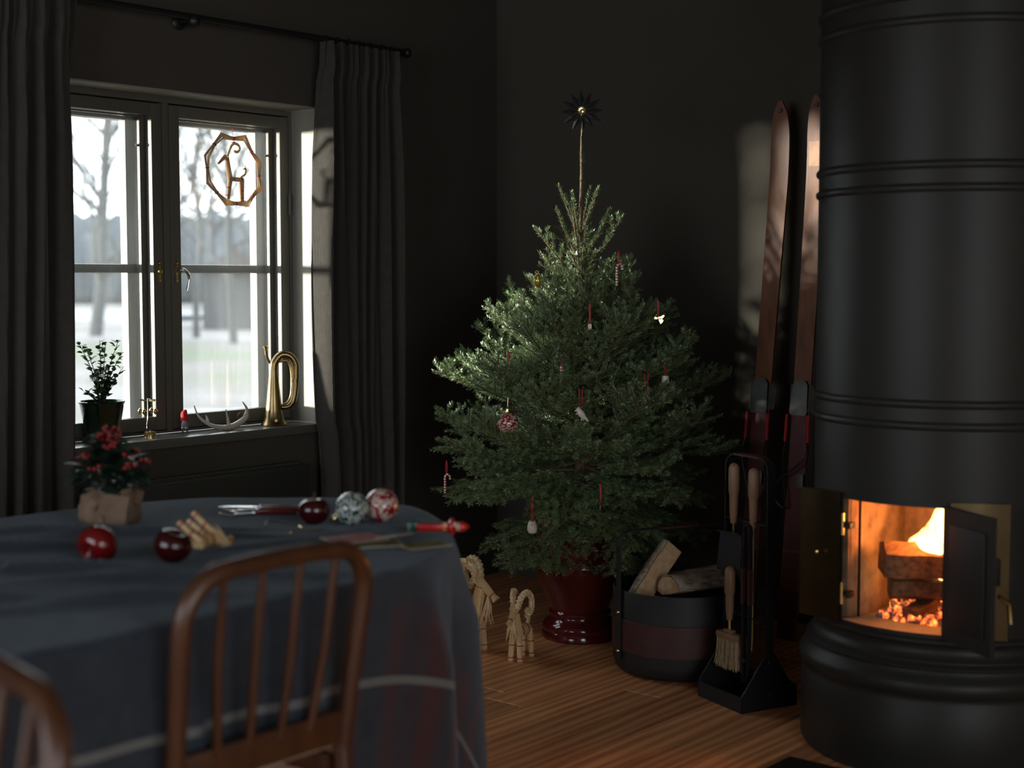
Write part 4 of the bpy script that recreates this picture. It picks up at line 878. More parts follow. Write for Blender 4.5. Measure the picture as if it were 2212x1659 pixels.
# painted wooden figure lying on its side
t = thing('wooden_figure', 'red painted wooden figure with green base lying at the table edge', 'figurine', (2.488, 2.305, cz(2.488, 2.305) + .011), rot=(0, 0, CA))
RP = mat('red_paint', (.45, .012, .012), .28, coat=.3); GP = mat('green_paint', (.012, .05, .03), .3); WPt = mat('white_paint', (.7, .66, .6), .35); SK = mat('pink_wood', (.55, .33, .22), .4)
MB().bbox((-.078, 0, 0), (.008, .024, .022), .002).build('base', mat('base_grey', (.10, .13, .12), .4), t); MB().bbox((-.068, 0, .001), (.013, .026, .024), .002).build('pedestal', GP, t)
MB().bbox((-.025, 0, -.001), (.072, .018, .017), .004).build('legs', RP, t); MB().bbox((.004, 0, .001), (.010, .022, .020), .003).build('belt', mat('orange_paint', (.60, .14, .02), .2, coat=.6), t)
MB().lathe([(.010, 0), (.021, .006), (.022, .010), (.012, .018)], 20, (.012, 0, 0), axis=(1, 0, 0)).build('collar', RP, t)
for s_ in (-1, 1): MB().sphere((.024, s_ * .010, .006), .007, 10, 8, (1.2, .8, 1)).build('beard_lobe', WPt, t)
MB().sphere((.036, 0, 0), .011, 14, 10).build('head', SK, t); MB().lathe([(.012, 0), (.0125, .004), (.008, .014), (.003, .020), (.0, .021)], 16, (.040, 0, 0), axis=(1, 0, .05)).build('cap', RP, t)

# skimmia in brown paper
t = thing('berry_plant', 'potted plant with red berries wrapped in crumpled brown paper on the table', 'potted plant', (2.055, 2.985, CT))
b = MB(); rr = random.Random(3); nA = 26; prof = [(.062, .0), (.069, .010), (.071, .026), (.069, .044), (.066, .060), (.068, .074), (.060, .080)]
vs = []
for i, (r_, z) in enumerate(prof):
    for j in range(nA):
        a = 2 * math.pi * j / nA; q = 1 + (.15 if i else .06) * rr.uniform(-1, 1) + .07 * math.sin(5 * a + i * .9); vs.append((r_ * q * math.cos(a), r_ * q * math.sin(a), z + (rr.uniform(-.014, .018) if i > 3 else rr.uniform(-.002, .002) if i else 0)))
b.add(vs, [(i * nA + j, i * nA + (j + 1) % nA, (i + 1) * nA + (j + 1) % nA, (i + 1) * nA + j) for i in range(len(prof) - 1) for j in range(nA)]); o = b.build('paper_wrap', PAPER, t, smooth=False); md = o.modifiers.new('t', 'SOLIDIFY'); md.thickness = .0012
for k, (a, z) in enumerate(((R(235), .045),)): # folded flap
    d_ = Vector((math.cos(a), math.sin(a), 0)); s2 = Vector((-d_.y, d_.x, 0)); c = d_ * .075 + UPV * z
    MB().add([c - s2 * .045 - UPV * .035, c + s2 * .03 - UPV * .045 + d_ * .004, c + s2 * .042 + UPV * .028 + d_ * .008, c - s2 * .015 + UPV * .036 + d_ * .012], [(0, 1, 2, 3)]).build('paper_flap', PAPER, t, smooth=False)
MB().lathe([(.0, .0), (.048, .0), (.056, .075), (.052, .075), (.0, .072)], 20).build('inner_pot', mat('plastic_pot', (.05, .02, .015), .6), t)
LEAFD = mat('dark_leaf', (.010, .030, .018), .48, col2=(.018, .045, .024), ns=30, rnd=.3); BERRY = mat('red_berry', (.20, .005, .008), .22, coat=.3, rnd=.2)
def leaf_mesh(nm, L_, wd, m, fold=.25):
    pts = [(0, 0)] + [(L_ * s_, wd * math.sin(math.pi * s_ ** .85)) for s_ in (.2, .45, .7, .88)] + [(L_, 0)]
    vs = [(0, 0, 0)]; mid = []
    vs = [(x, 0, -.10 * L_ * (x / L_) ** 2) for x, _ in pts] + [(x, y, fold * y - .10 * L_ * (x / L_) ** 2) for x, y in pts[1:-1]] + [(x, -y, fold * y - .10 * L_ * (x / L_) ** 2) for x, y in pts[1:-1]]
    n = len(pts); k = n - 2; fs = [(0, 1, n), (n - 2, n - 1, n + k - 1), (0, n + k, 1), (n - 2, n + 2 * k - 1, n - 1)]
    for i in range(k - 1): fs += [(1 + i, 2 + i, n + 1 + i, n + i), (1 + i, n + k + i, n + k + 1 + i, 2 + i)]
    return MB().add(vs, fs).mesh(nm, m)
def orient(d, roll=0): return (Vector(d).to_track_quat('X', 'Z') @ Euler((roll, 0, 0)).to_quaternion()).to_euler()
lm = leaf_mesh('leaf', .056, .0145, LEAFD); bme = MB().sphere((0, 0, 0), .0052, 10, 7).mesh('berry', BERRY)
stem = mat('plant_stem', (.03, .035, .015), .6)
for k in range(24):
    a = rr.uniform(0, 6.28); sp_ = rr.uniform(.15, 1); tip = Vector((math.cos(a) * .090 * sp_, math.sin(a) * .090 * sp_, .155 + .065 * (1 - sp_ ** 2) + rr.uniform(-.012, .012) - .02 * sp_))
    MB().tube(bez([(math.cos(a) * .012, math.sin(a) * .012, .082), tip * .55 + Vector((0, 0, .06)), tip], 4), .0016, 5).build('stem', stem, t)
    for q in range(10):
        aa = rr.uniform(0, 6.28); d_ = Vector((math.cos(aa), math.sin(aa), rr.uniform(-.3, .5))); inst('leaf', lm, t, tip - Vector((tip.x * .2, tip.y * .2, rr.uniform(.0, .055))), orient(d_, rr.uniform(-.4, .4)), (rr.uniform(.75, 1.1),) * 3)
    for q in range(rr.choice((3, 4, 4, 5))):
        p = tip + Vector((rr.uniform(-1, 1) * .011, rr.uniform(-1, 1) * .011, rr.uniform(0, .012))); inst('berry', bme, t, p, (0, 0, 0), (rr.uniform(.8, 1.15),) * 3)

# ------------------------------------------------------------------ firewood basket
BC = Vector((4.127, 2.74, 0)); BSK = mat('basket_black', (.012, .012, .012), .6, col2=(.009, .009, .009), ns=20, bump=(200, .1, .001))
t = thing('firewood_basket', 'round black firewood basket with a brown leather band and hoop handle', 'basket', BC)
MB().lathe([(.0, .004), (.17, .0), (.195, .006), (.212, .022), (.219, .05), (.22, .12), (.22, .286), (.2175, .290), (.2155, .286), (.2155, .06), (.205, .03), (.19, .018), (.0, .016)], 64).build('shell', BSK, t)
MB().lathe([(.2203, .086), (.2232, .087), (.2240, .14), (.2232, .191), (.2215, .193), (.2203, .191)], 64).build('leather_band', LEATHER, t)
hd = Vector((.9, -.437, 0)).normalized(); sd = Vector((-hd.y, hd.x, 0))
hp = [hd * -.228 + UPV * .06, hd * -.228 + UPV * .25, hd * -.228 + UPV * .44] + [hd * (-.228 + .045 * (1 - math.cos(a))) + UPV * (.44 + .045 * math.sin(a)) for a in np.linspace(.3, math.pi / 2, 5)]
hp = hp + [Vector((-p.x, -p.y, p.z)) for p in hp[::-1]]
MB().bar(hp, .026, .004, sd).build('handle', BSK, t)
MB().bar([hd * -.075 + UPV * .4875, hd * .075 + UPV * .4875], .030, .005, sd).build('grip', LEATHER, t)
for s_ in (-1, 1):
    for z in (.085, .215): MB().lathe([(.0, .006), (.006, .005), (.0075, 0)], 12, hd * s_ * .230 + UPV * z, axis=hd * s_).build('rivet', BRASS, t)
LOGW = mat('split_birch', (.70, .46, .26), .75, col2=(.52, .31, .16), ns=5, stretch=(9, 9, 9), bump=(50, .4, .003)); BIRB = mat('birch_bark', (.52, .43, .33), .7, col2=(.17, .12, .085), ns=26, stretch=(1, 1, 3), bump=(60, .4, .002))
hf = arcprof(.05, 0, 180, 8, [(-.03, -.012), (.02, -.008)]); qt = arcprof(.06, 10, 120, 6, [(-.005, -.015)])
def bl(a, c): return BC + Vector(a), BC + Vector(c)
split_log('firewood_log', LOGW, BC + RT * -.15 - FW * .05 + UPV * .19, BC + RT * .0 + FW * .03 + UPV * .40, qt, 'split birch log standing tilted out of the firewood basket', group='birch firewood', bark=BIRB, bark_idx=(0, 6), seed=11, roll=1.2)
split_log('firewood_log', LOGW, BC + RT * -.045 - FW * .10 + UPV * .285, BC + RT * .145 + FW * .04 + UPV * .275, hf, 'half-round birch log lying across the basket, bark side up', group='birch firewood', bark=BIRB, bark_idx=(0, 8), seed=12, roll=.15)
split_log('firewood_log', LOGW, BC + RT * -.12 - FW * .07 + UPV * .235, BC + RT * .10 - FW * .135 + UPV * .205, qt, 'pale split log low in the basket behind the front rim', group='birch firewood', bark=BIRB, bark_idx=(0, 6), seed=13, roll=2.6)
split_log('firewood_log', LOGW, BC + RT * -.02 + FW * .10 + UPV * .25, BC + RT * .17 + FW * .06 + UPV * .295, hf, 'birch log at the far side of the basket', group='birch firewood', bark=BIRB, bark_idx=(0, 8), seed=14, roll=-.2)

# ------------------------------------------------------------------ fire tool set
SC_ = Vector((3.9485, 2.361, 0)); t = thing('tool_stand', 'black metal fire tool stand with a tray base and hoop handle', 'tool stand', SC_, rz=R(-111.7))
hw, hd_ = .1125, .107
TB = mat('tool_black', (.010, .010, .011), .5, .2)
MB().span((-hw, -hd_, 0), (hw, hd_, .004)).build('tray', TB, t, smooth=False)
MB().span((-hw, -hd_, .004), (hw, -hd_ + .003, .050)).build('front_lip', TB, t, smooth=False)
for s_ in (-1, 1):
    m = Matrix.Translation((s_ * (hw - .0015), 0, 0)) @ Matrix(((0, 0, 1, 0), (1, 0, 0, 0), (0, 1, 0, 0), (0, 0, 0, 1)))
    MB().prism([(-hd_, .0), (hd_, .0), (hd_, .062), (.075, .085), (.018, .172), (-.014, .172), (-hd_, .050)], -.0015, .0015, m).build('side_panel', TB, t, smooth=False)
    for y, z in ((.0, .145), (.005, .045)): MB().lathe([(.0, .003), (.006, .003), (.007, 0)], 12, (s_ * hw, y, z), axis=(s_, 0, 0)).build('rivet', BRASSD, t)
hoop = [(-hw + .006, .002, .02), (-hw + .006, .002, .73)] + [(-hw + .006 + .04 * (1 - math.cos(a)), .002, .73 + .04 * math.sin(a)) for a in np.linspace(.3, math.pi / 2, 5)]
hoop += [(-x, y, z) for x, y, z in hoop[::-1]]
MB().bar(hoop, .030, .004, (0, 1, 0)).build('hoop', TB, t)
MB().bar([(-.062, .002, .7725), (.062, .002, .7725)], .033, .005, (0, 1, 0)).build('leather_grip', LEATHER, t)
for z in (.565, .265): MB().span((-hw + .008, -.012, z), (hw - .008, .016, z + .004)).build('shelf', TB, t, smooth=False)
def handle(o_, x, y, z0, z1):
    L_ = z1 - z0
    MB().lathe([(.0, L_), (.006, L_ - .001), (.0125, L_ - .006), (.0165, L_ - .016), (.0172, L_ * .7), (.0165, L_ * .52), (.0140, L_ * .48), (.0138, L_ * .46), (.0128, L_ * .2), (.0105, .01), (.009, 0)], 20, (x, y, z0)).build('wooden_handle', WOODL, o_)
def sub(name, label, cat): return thing(name, label, cat, SC_, rz=R(-111.7))
p = sub('fire_shovel', 'fire shovel with a turned wooden handle and square black blade', 'shovel')
handle(p, -.055, -.018, .555, .745); MB().tube([(-.055, -.018, .52), (-.055, -.018, .557)], .0042, 8).build('ferrule', BRASS, p)
b = MB().add([(-.105, -.030, .525), (.005, -.030, .530), (.010, -.036, .40), (-.115, -.036, .40), (-.105, -.045, .527), (.005, -.045, .532)], [(0, 1, 2, 3), (0, 4, 5, 1)]); o = b.build('blade', TB, p, smooth=False); md = o.modifiers.new('t', 'SOLIDIFY'); md.thickness = .002
p = sub('poker', 'poker with a turned wooden handle hanging beside the shovel', 'poker')
handle(p, .030, -.006, .552, .738); MB().tube([(.030, -.006, .555), (.030, -.006, .20), (.030, -.008, .16), (.050, -.008, .17)], .0045, 8).build('rod', BRASSD, p)
p = sub('hearth_brush', 'hearth brush with a wooden handle and pale bristles', 'brush')
handle(p, -.030, -.048, .255, .425); MB().tube([(-.030, -.048, .215), (-.030, -.048, .257)], .0045, 8).build('ferrule', BRASS, p)
MB().bbox((-.030, -.048, .205), (.105, .034, .022), .008).bbox((-.03, -.048, .220), (.04, .022, .010), .004).build('brush_head', WOODL, p)
b = MB(); rr = random.Random(8)
for i in range(230):
    x = rr.uniform(-.048, .048); y = rr.uniform(-.014, .014); b.tube([(-.03 + x, -.048 + y, .197), (-.03 + x * 1.05 + rr.uniform(-.003, .003), -.048 + y * 1.15, .15), (-.03 + x * 1.1 + rr.uniform(-.006, .006), -.048 + y * 1.4 + rr.uniform(-.003, .003), .105 + rr.uniform(-.006, .006))], .0008, 3, cap=False)
o = b.build('bristles', mat('bristle', (.46, .34, .20), .7, col2=(.32, .22, .12), ns=60), p); o['kind'] = 'stuff'
p = sub('fire_tongs', 'black fire tongs with leather-wrapped arms hanging over the stand', 'tongs')
for s_ in (-1, 1):
    a = [(.055 + .016 * s_ * math.sin(q), -.045, .545 + .022 * math.cos(q)) for q in np.linspace(0, 2.2, 6)] + [(.055 + s_ * .016, -.046, .48), (.055 + s_ * .017, -.047, .30), (.055 + s_ * .012, -.048, .12), (.055 + s_ * .006, -.048, .075)]
    MB().bar(a, .014, .003, (0, 1, 0)).build('arm', TB, p); MB().bar([(.055 + s_ * .0165, -.0465, .43), (.055 + s_ * .0172, -.047, .32)], .017, .006, (0, 1, 0)).build('leather_wrap', LEATHER, p)
MB().bbox((.049, -.048, .145), (.022, .018, .012), .002).build('jaw', TB, p)

# ------------------------------------------------------------------ straw goats
def straw(b, p0, p1, r0, rm, r1, n, rr, sr=.0016):
    p0 = Vector(p0); p1 = Vector(p1); d = p1 - p0; u, v = frame(d)
    for k in range(n):
        a = 2 * math.pi * k / n + rr.uniform(-.15, .15); q = rr.uniform(.75, 1.0) if k % 3 == 0 else 1
        c = u * math.cos(a) + v * math.sin(a); e0, e1 = rr.uniform(-.006, .006), rr.uniform(-.006, .006)
        b.tube([p0 + c * r0 * q + d * e0, p0 + d * .5 + c * rm * q, p1 + c * r1 * q + d * e1], sr * rr.uniform(.8, 1.2), 5)
    b.tube([p0 + d * .02, p0 + d * .5, p0 + d * .98], [max(r0 - sr, sr), max(rm - sr, sr), max(r1 - sr, sr)], 8)
    return b
def tie(t, p, d, r, m=REDY, name='red_tie', turns=2):
    p = Vector(p); d = Vector(d).normalized(); u, v = frame(d); pts = [p + d * (.0012 * (q / 6.283 - turns / 2)) + (u * math.cos(q) + v * math.sin(q)) * r for q in np.linspace(0, turns * 6.283, turns * 12)]
    b = MB().tube(pts, .0011, 5); 
    for s_ in (-1, 1): b.tube([p + u * r, p + u * (r + .006) + v * .004 * s_], .0009, 4)
    return b.build(name, m, t)
def braid(b, path, amp, sr, turns):
    P = bez(path, 10); n = len(P)
    for k in range(3):
        pts = []
        for i, p in enumerate(P):
            d = (P[min(i + 1, n - 1)] - P[max(i - 1, 0)]).normalized(); u = d.cross(Vector((.2, 1, .1))).normalized(); v = d.cross(u); ph = 2 * math.pi * (turns * i / n + k / 3)
            pts.append(p + u * amp * math.sin(ph) + v * amp * .6 * math.sin(2 * ph))
        b.tube(pts, sr, 6)
    return b
def straw_goat(label, loc, rot, s, seed, grain=True, scale=None):
    t = thing('straw_goat', label, 'straw goat', loc, rot=rot, group='straw goats'); rr = random.Random(seed)
    def V(x, y, z): return Vector((x * s, y * s, z * s))
    sr = .0026 * s
    straw(MB(), V(-.16, 0, .33), V(.13, 0, .34), .06 * s, .072 * s, .06 * s, 22, rr, sr * 1.6).build('body', STRAW, t)
    straw(MB(), V(.10, 0, .28), V(.155, 0, .60), .075 * s, .058 * s, .040 * s, 22, rr, sr * 1.6).build('neck', STRAW, t)
    straw(MB(), V(.11, 0, .645), V(.27, 0, .50), .040 * s, .036 * s, .026 * s, 16, rr, sr * 1.5).build('head', STRAW, t)
    straw(MB(), V(.27, 0, .50), V(.305, 0, .465), .022 * s, .028 * s, .036 * s, 12, rr, sr * 1.4).build('muzzle', STRAW, t)
    tie(t, V(.265, 0, .505), V(1, 0, -.8), .030 * s); tie(t, V(.150, 0, .575), V(.2, 0, 1), .045 * s)
    tie(t, V(-.08, 0, .333), V(1, 0, 0), .073 * s); tie(t, V(.05, 0, .335), V(1, 0, 0), .073 * s)
    for x, sx in ((.125, 1), (-.13, -1)):
        for sy in (-1, 1):
            straw(MB(), V(x, .040 * sy, .34), V(x + .02 * sx, .062 * sy, .0), .034 * s, .030 * s, .026 * s, 13, rr, sr * 1.6).build('leg', STRAW, t)
            tie(t, V(x + .009 * sx, .050 * sy, .19), V(0, 0, 1), .033 * s); tie(t, V(x + .017 * sx, .059 * sy, .045), V(0, 0, 1), .030 * s)
    for sy in (-1, 1):
        pth = [V(.13, .025 * sy, .62), V(.10, .055 * sy, .74), V(.02, .085 * sy, .79), V(-.06, .10 * sy, .72), V(-.06, .105 * sy, .60), V(.0, .10 * sy, .55), V(.03, .095 * sy, .60)]
        braid(MB(), pth, .022 * s, .021 * s, 7).build('horn', STRAWD, t)
    braid(MB(), [V(-.15, 0, .37), V(-.19, 0, .44), V(-.16, 0, .49), V(-.12, 0, .47)], .014 * s, .012 * s, 4).build('tail', STRAWD, t)
    b = MB()
    for k in range(26): 
        a = rr.uniform(-1, 1); b.tube([V(.225, .02 * a, .50), V(.215 + rr.uniform(-.02, .03), .05 * a, .40), V(.21 + rr.uniform(-.05, .06), .085 * a, .27 + rr.uniform(-.05, .04))], [.0010, .0014 + .0035 * s, .0004], 4)
    b.build('beard', STRAW, t)
    return t
straw_goat('small straw goat with curled braided horns in front of the tree pot', (3.882, 3.228, 0), (0, 0, R(192)), .30, 1)
straw_goat('larger straw goat half hidden behind the hanging tablecloth', (3.86, 3.465, 0), (0, 0, R(-78)), .405, 2)
straw_goat('straw goat lying on its back on the table with its legs up', (1.985, 2.615, CT + .052), (R(128), R(-12), R(20)), .20, 3)

# ------------------------------------------------------------------ hanging straw ring with a goat
def RW(X, Y_): px_ = 430 + X / 7.9; py_ = 240 + Y_ / 7.9; return Vector(((px_ - 505) * .002215, 0, 1.72 - .0017273 * (py_ - 371.7)))
t = thing('straw_ring', 'straw ring with a goat figure hanging in the window by a red thread', 'ornament', (3.600, 4.398, 0))
cor = [(395, 440), (770, 440), (1025, 840), (1050, 1280), (810, 1570), (450, 1570), (160, 1240), (130, 800)]; ties = [(585, 470), (890, 670), (1015, 1080), (910, 1430), (615, 1575), (295, 1405), (140, 1000), (260, 600)]
rr = random.Random(2); C0 = RW(590, 1000); nodes = []
for c, ti in zip(cor, ties): nodes += [(RW(*c), 1), (RW(*ti), 0)]
for i in range(0, 16, 2): # one bundle for every corner, from tie to tie
    a, c, e = nodes[i - 1][0], nodes[i][0], nodes[(i + 1) % 16][0]; b = MB()
    for k in range(11):
        o_ = (k - 5) / 5; rd = (c - C0).normalized(); dy = Vector((0, rr.uniform(-.004, .004), 0))
        b.tube([a + (a - C0).normalized() * o_ * .0052 + dy * .6, c + rd * o_ * .0125 + dy, e + (e - C0).normalized() * o_ * .0052 + dy * .6], .0016, 5)
    b.build('straw_bundle', STRAWT, t); tie(t, e, (nodes[(i + 2) % 16][0] - c), .0072)
for (p0, p1, r0, rm, r1, n, nm) in (((500, 1160), (745, 1160), .007, .0075, .007, 12, 'body'), ((515, 1160), (470, 790), .0095, .008, .006, 12, 'neck'), ((450, 770), (325, 915), .0065, .005, .003, 10, 'head'), ((510, 1150), (478, 1510), .0065, .005, .004, 9, 'leg'), ((540, 1150), (490, 1500), .005, .004, .0035, 8, 'leg'), ((690, 1180), (705, 1535), .0055, .0045, .0035, 9, 'leg'), ((735, 1160), (735, 1540), .005, .004, .0035, 8, 'leg')):
    straw(MB(), RW(*p0), RW(*p1), r0, rm, r1, n, rr, .0012).build(nm, STRAWT, t)
braid(MB(), [RW(480, 770), RW(520, 650), RW(570, 565), RW(640, 560), RW(685, 620), RW(650, 690), RW(590, 680)], .0035, .0026, 9).build('horn', STRAWD, t); braid(MB(), [RW(700, 1120), RW(770, 1070), RW(785, 1000), RW(770, 955)], .003, .0024, 4).build('tail', STRAWD, t)
for p, d_ in (((350, 880), (1, 0, -1)), ((470, 840), (0, 0, 1)), ((580, 1160), (1, 0, 0)), ((700, 1150), (1, 0, 0)), ((490, 1310), (0, 0, 1)), ((478, 1440), (0, 0, 1)), ((715, 1350), (0, 0, 1)), ((715, 1480), (0, 0, 1)), ((590, 530), (0, 0, 1)), ((768, 975), (0, 0, 1))): tie(t, RW(*p), d_, .006)
MB().tube([RW(575, 480), RW(572, 300), RW(568, 85) + Vector((0, .026, 0))], .0008, 5).build('thread', REDY, t); MB().tube([RW(568, 85) + Vector((0, .030, 0)), RW(670, 68) + Vector((0, .006, 0))], .0009, 6).build('nail', CHROME, t)

# ------------------------------------------------------------------ window sill things
SZ = .7555
GRP = mat('dark_green_glaze', (.006, .020, .010), .10, col2=(.010, .030, .014), ns=5, coat=.5)
t = thing('potted_shrub', 'small leafy shrub in a glossy dark green pot on the window sill', 'potted plant', (2.962, 4.345, SZ))
MB().lathe([(.0, 0), (.062, 0), (.069, .006), (.071, .010), (.067, .010), (.0, .006)], 40).build('saucer', GRP, t)
MB().lathe([(.0, .007), (.050, .007), (.053, .011), (.0745, .132), (.078, .138), (.0785, .143), (.076, .144), (.073, .140), (.068, .115), (.0, .112)], 48).build('pot', GRP, t)
MB().lathe([(.0, .121), (.04, .120), (.0695, .116)], 24).build('soil', bpy.data.materials['soil'], t)
SLEAF = mat('shrub_leaf', (.014, .040, .010), .25, col2=(.035, .085, .018), ns=30, rnd=.35, transl=.3); sm = leaf_mesh('leaf', .025, .0088, SLEAF, .35); BRN = mat('shrub_stem', (.035, .020, .012), .7)
rr = random.Random(21); nl = 0
br = [((-.085, .0, .345), 9), ((-.045, .02, .33), 8), ((-.01, -.01, .355), 9), ((.03, .015, .34), 8), ((.065, -.01, .35), 9), ((.095, .01, .31), 8), ((.09, -.005, .26), 5), ((-.055, -.02, .235), 6), ((-.07, .0, .18), 5), ((.055, .0, .205), 6), ((.0, -.03, .27), 8), ((.03, .03, .25), 7)]
for (tip, nn) in br:
    tip = Vector(tip); p0 = Vector((rr.uniform(-.008, .008), rr.uniform(-.008, .008), .118)); mid = Vector((tip.x * .35, tip.y * .4, .118 + (tip.z - .118) * .5)); P = bez([p0, mid, tip], 8)
    MB().tube(P, [.0026 - .0018 * i / (len(P) - 1) for i in range(len(P))], 6).build('stem', BRN, t)
    for k in range(int(nn * 2.6)):
        f = .30 + .70 * k / int(nn * 2.6); q = P[min(int(f * (len(P) - 1)), len(P) - 1)] + Vector((rr.uniform(-.004, .004), rr.uniform(-.004, .004), 0)); a = rr.uniform(0, 6.28)
        d_ = Vector((math.cos(a), math.sin(a) * .8, rr.uniform(.1, 1.0))); inst('leaf', sm, t, q + d_ * .003, orient(d_, rr.uniform(-.6, .6)), (rr.uniform(.75, 1.15),) * 3)
# candle carousel
t = thing('candle_carousel', 'small gold spinning candle carousel on the window sill', 'candle holder', (3.165, 4.352, SZ))
MB().lathe([(.0, .0), (.0215, .0), (.0215, .019), (.0225, .0205), (.0205, .0205), (.020, .006), (.0, .006)], 28).build('tealight_cup', GOLD, t); MB().lathe([(.0, .016), (.0195, .016), (.0195, .006)], 20).build('candle', CERW, t); MB().tube([(0, 0, .015), (0, 0, .027)], .0012, 6).build('wick', CERW, t)
MB().tube(bez([(-.016, -.004, .004), (-.017, -.004, .04), (-.010, 0, .065), (-.008, 0, .10), (-.008, 0, .140)], 5), .0013, 6).build('rod', CHROME, t)
for k in range(4):
    a = k * math.pi / 2 + .5; d_ = Vector((math.cos(a), math.sin(a), 0)); s2 = Vector((-d_.y, d_.x, 0)); c = Vector((-.008, 0, .132))
    MB().add([c + d_ * .004, c + d_ * .016 + s2 * .008 + UPV * .006, c + d_ * .030 + s2 * .006 + UPV * .004, c + d_ * .030 - s2 * .006 - UPV * .002, c + d_ * .014 - s2 * .006 - UPV * .002], [(0, 1, 2, 3, 4)]).build('blade', GOLD, t, smooth=False)
    e_ = c + d_ * .029; MB().tube([e_, e_ - UPV * .026], .0005, 4).build('wire', GOLD, t); MB().lathe([(.0, -.014), (.003, -.011), (.0085, -.002), (.0085, .001), (.003, .008), (.0, .010)], 12, e_ - UPV * .036).build('charm', GOLD, t)
# gnome
t = thing('gnome', 'tiny gnome with a grey beard and red knitted cap on a stool', 'figurine', (3.318, 4.352, SZ), rz=YAW)
for x in (-.008, .008):
    for y in (-.007, .007): MB().box((x, y, .008), (.0025, .0025, .016)).build('stool_leg', BLACK, t, smooth=False)
MB().box((0, 0, .0165), (.021, .018, .003)).build('stool_seat', BLACK, t, smooth=False)
MB().lathe([(.0, .018), (.011, .019), (.014, .028), (.013, .040), (.008, .048), (.0, .050)], 16).build('body', mat('grey_felt', (.16, .18, .21), .9, bump=(300, .5, .001)), t)
for s_ in (-1, 1): MB().sphere((s_ * .007, -.011, .023), .0052, 10, 8, (1, 1.2, .8)).build('foot', SK, t)
MB().lathe([(.0, -.016), (.006, -.010), (.0095, .0), (.008, .006)], 12, (0, -.006, .044)).build('beard', mat('beard_grey', (.30, .31, .33), .9), t); MB().sphere((0, -.012, .049), .0032, 8, 6).build('nose', SK, t)
MB().tube(bez([(0, 0, .046), (-.001, 0, .060), (-.002, 0, .074), (.003, 0, .084), (.006, 0, .088)], 4), [.0135, .0143, .0146, .0144, .014, .0135, .013, .0125, .012, .0112, .010, .0086, .0072, .006, .0045, .003, .0015], 14).build('cap', mat('red_knit', (.48, .012, .02), .85, bump=(260, .6, .002)), t)
# antler
t = thing('antler', 'pale branched antler lying on the window sill', 'antler', (3.488, 4.34, SZ))
ANT = mat('antler_bone', (.55, .50, .43), .5, col2=(.34, .28, .21), ns=9, bump=(70, .3, .002))
def an(px_, py_): return Vector(((px_ - 480) * .00212, (px_ - 480) * -.0002, .012 + (922 - py_) * .00172 * 1.0))
b = MB(); main = bez([an(420, 870), an(428, 893), an(445, 910), an(465, 920), an(488, 923), an(508, 917), an(523, 906), an(527, 898)], 5); n = len(main)
b.tube(main, [.0015 + .0105 * min(1, (i / (n - 1)) * 1.6) for i in range(n)], 12); b.build('beam', ANT, t)
for q in ([an(447, 912), an(446, 902), an(443, 893)], [an(490, 923), an(488, 905), an(484, 883)], [an(526, 900), an(528, 886), an(519, 869)]):
    P = bez(q, 5); MB().tube(P, [.0088 * (1 - .9 * i / (len(P) - 1)) + .0006 for i in range(len(P))], 10).build('tine', ANT, t)
MB().lathe([(.0, .004), (.008, .004), (.013, .002), (.0145, -.002), (.012, -.006)], 16, an(524, 900) + Vector((-.008, .016, 0)), axis=(.3, .9, .3)).build('burr', mat('antler_burr', (.16, .11, .08), .8, col2=(.08, .05, .035), ns=60, bump=(120, .8, .003)), t)
# bugle
t = thing('bugle', 'worn brass bugle standing on its bell on the window sill', 'bugle', (3.735, 4.345, SZ), rz=R(-35))
MB().lathe([(.0505, .0), (.052, .0015), (.0515, .0035), (.048, .008), (.042, .018), (.0365, .034), (.032, .06), (.0285, .09), (.0245, .13), (.021, .165), (.018, .20), (.0165, .222)], 40).build('bell', BRASSD, t)
BUG = mat('bugle_brass', (.30, .215, .105), .27, 1, col2=(.21, .145, .065), ns=14, bump=(30, .06, .001))
for o_ in t.children: o_.data.materials[0] = BUG
P = bez([(0, 0, .218), (.006, 0, .245), (.030, .0, .272), (.062, 0, .268), (.083, 0, .240), (.086, 0, .20), (.083, 0, .14), (.075, 0, .095), (.056, 0, .073), (.030, 0, .070), (.02, 0, .074)], 7); n = len(P)
MB().tube(P, [.0162 - .0075 * i / (n - 1) for i in range(n)], 16).build('loop_tube', BUG, t)
P2 = bez([(.020, .010, .075), (.052, .022, .082), (.070, .022, .12), (.072, .022, .20), (.058, .022, .245), (.02, .022, .245), (-.008, .022, .24), (-.022, .020, .262), (-.026, .018, .285)], 6); MB().tube(P2, .0058, 10).build('lead_pipe', BUG, t)
MB().lathe([(.0045, 0), (.005, .008), (.006, .014), (.0085, .022), (.0125, .028), (.0135, .030), (.011, .030), (.003, .022)], 18, (-.026, .018, .275)).build('mouthpiece', GOLD, t)
MB().lathe([(.0, .002), (.006, .002), (.007, .0)], 12, (.004, -.0405, .022), axis=(0, -1, .2)).build('seal', GOLD, t)
MB().tube([(.083, -.001, .165), (.083, -.001, .178)], .0125, 14).build('sleeve', BUG, t)

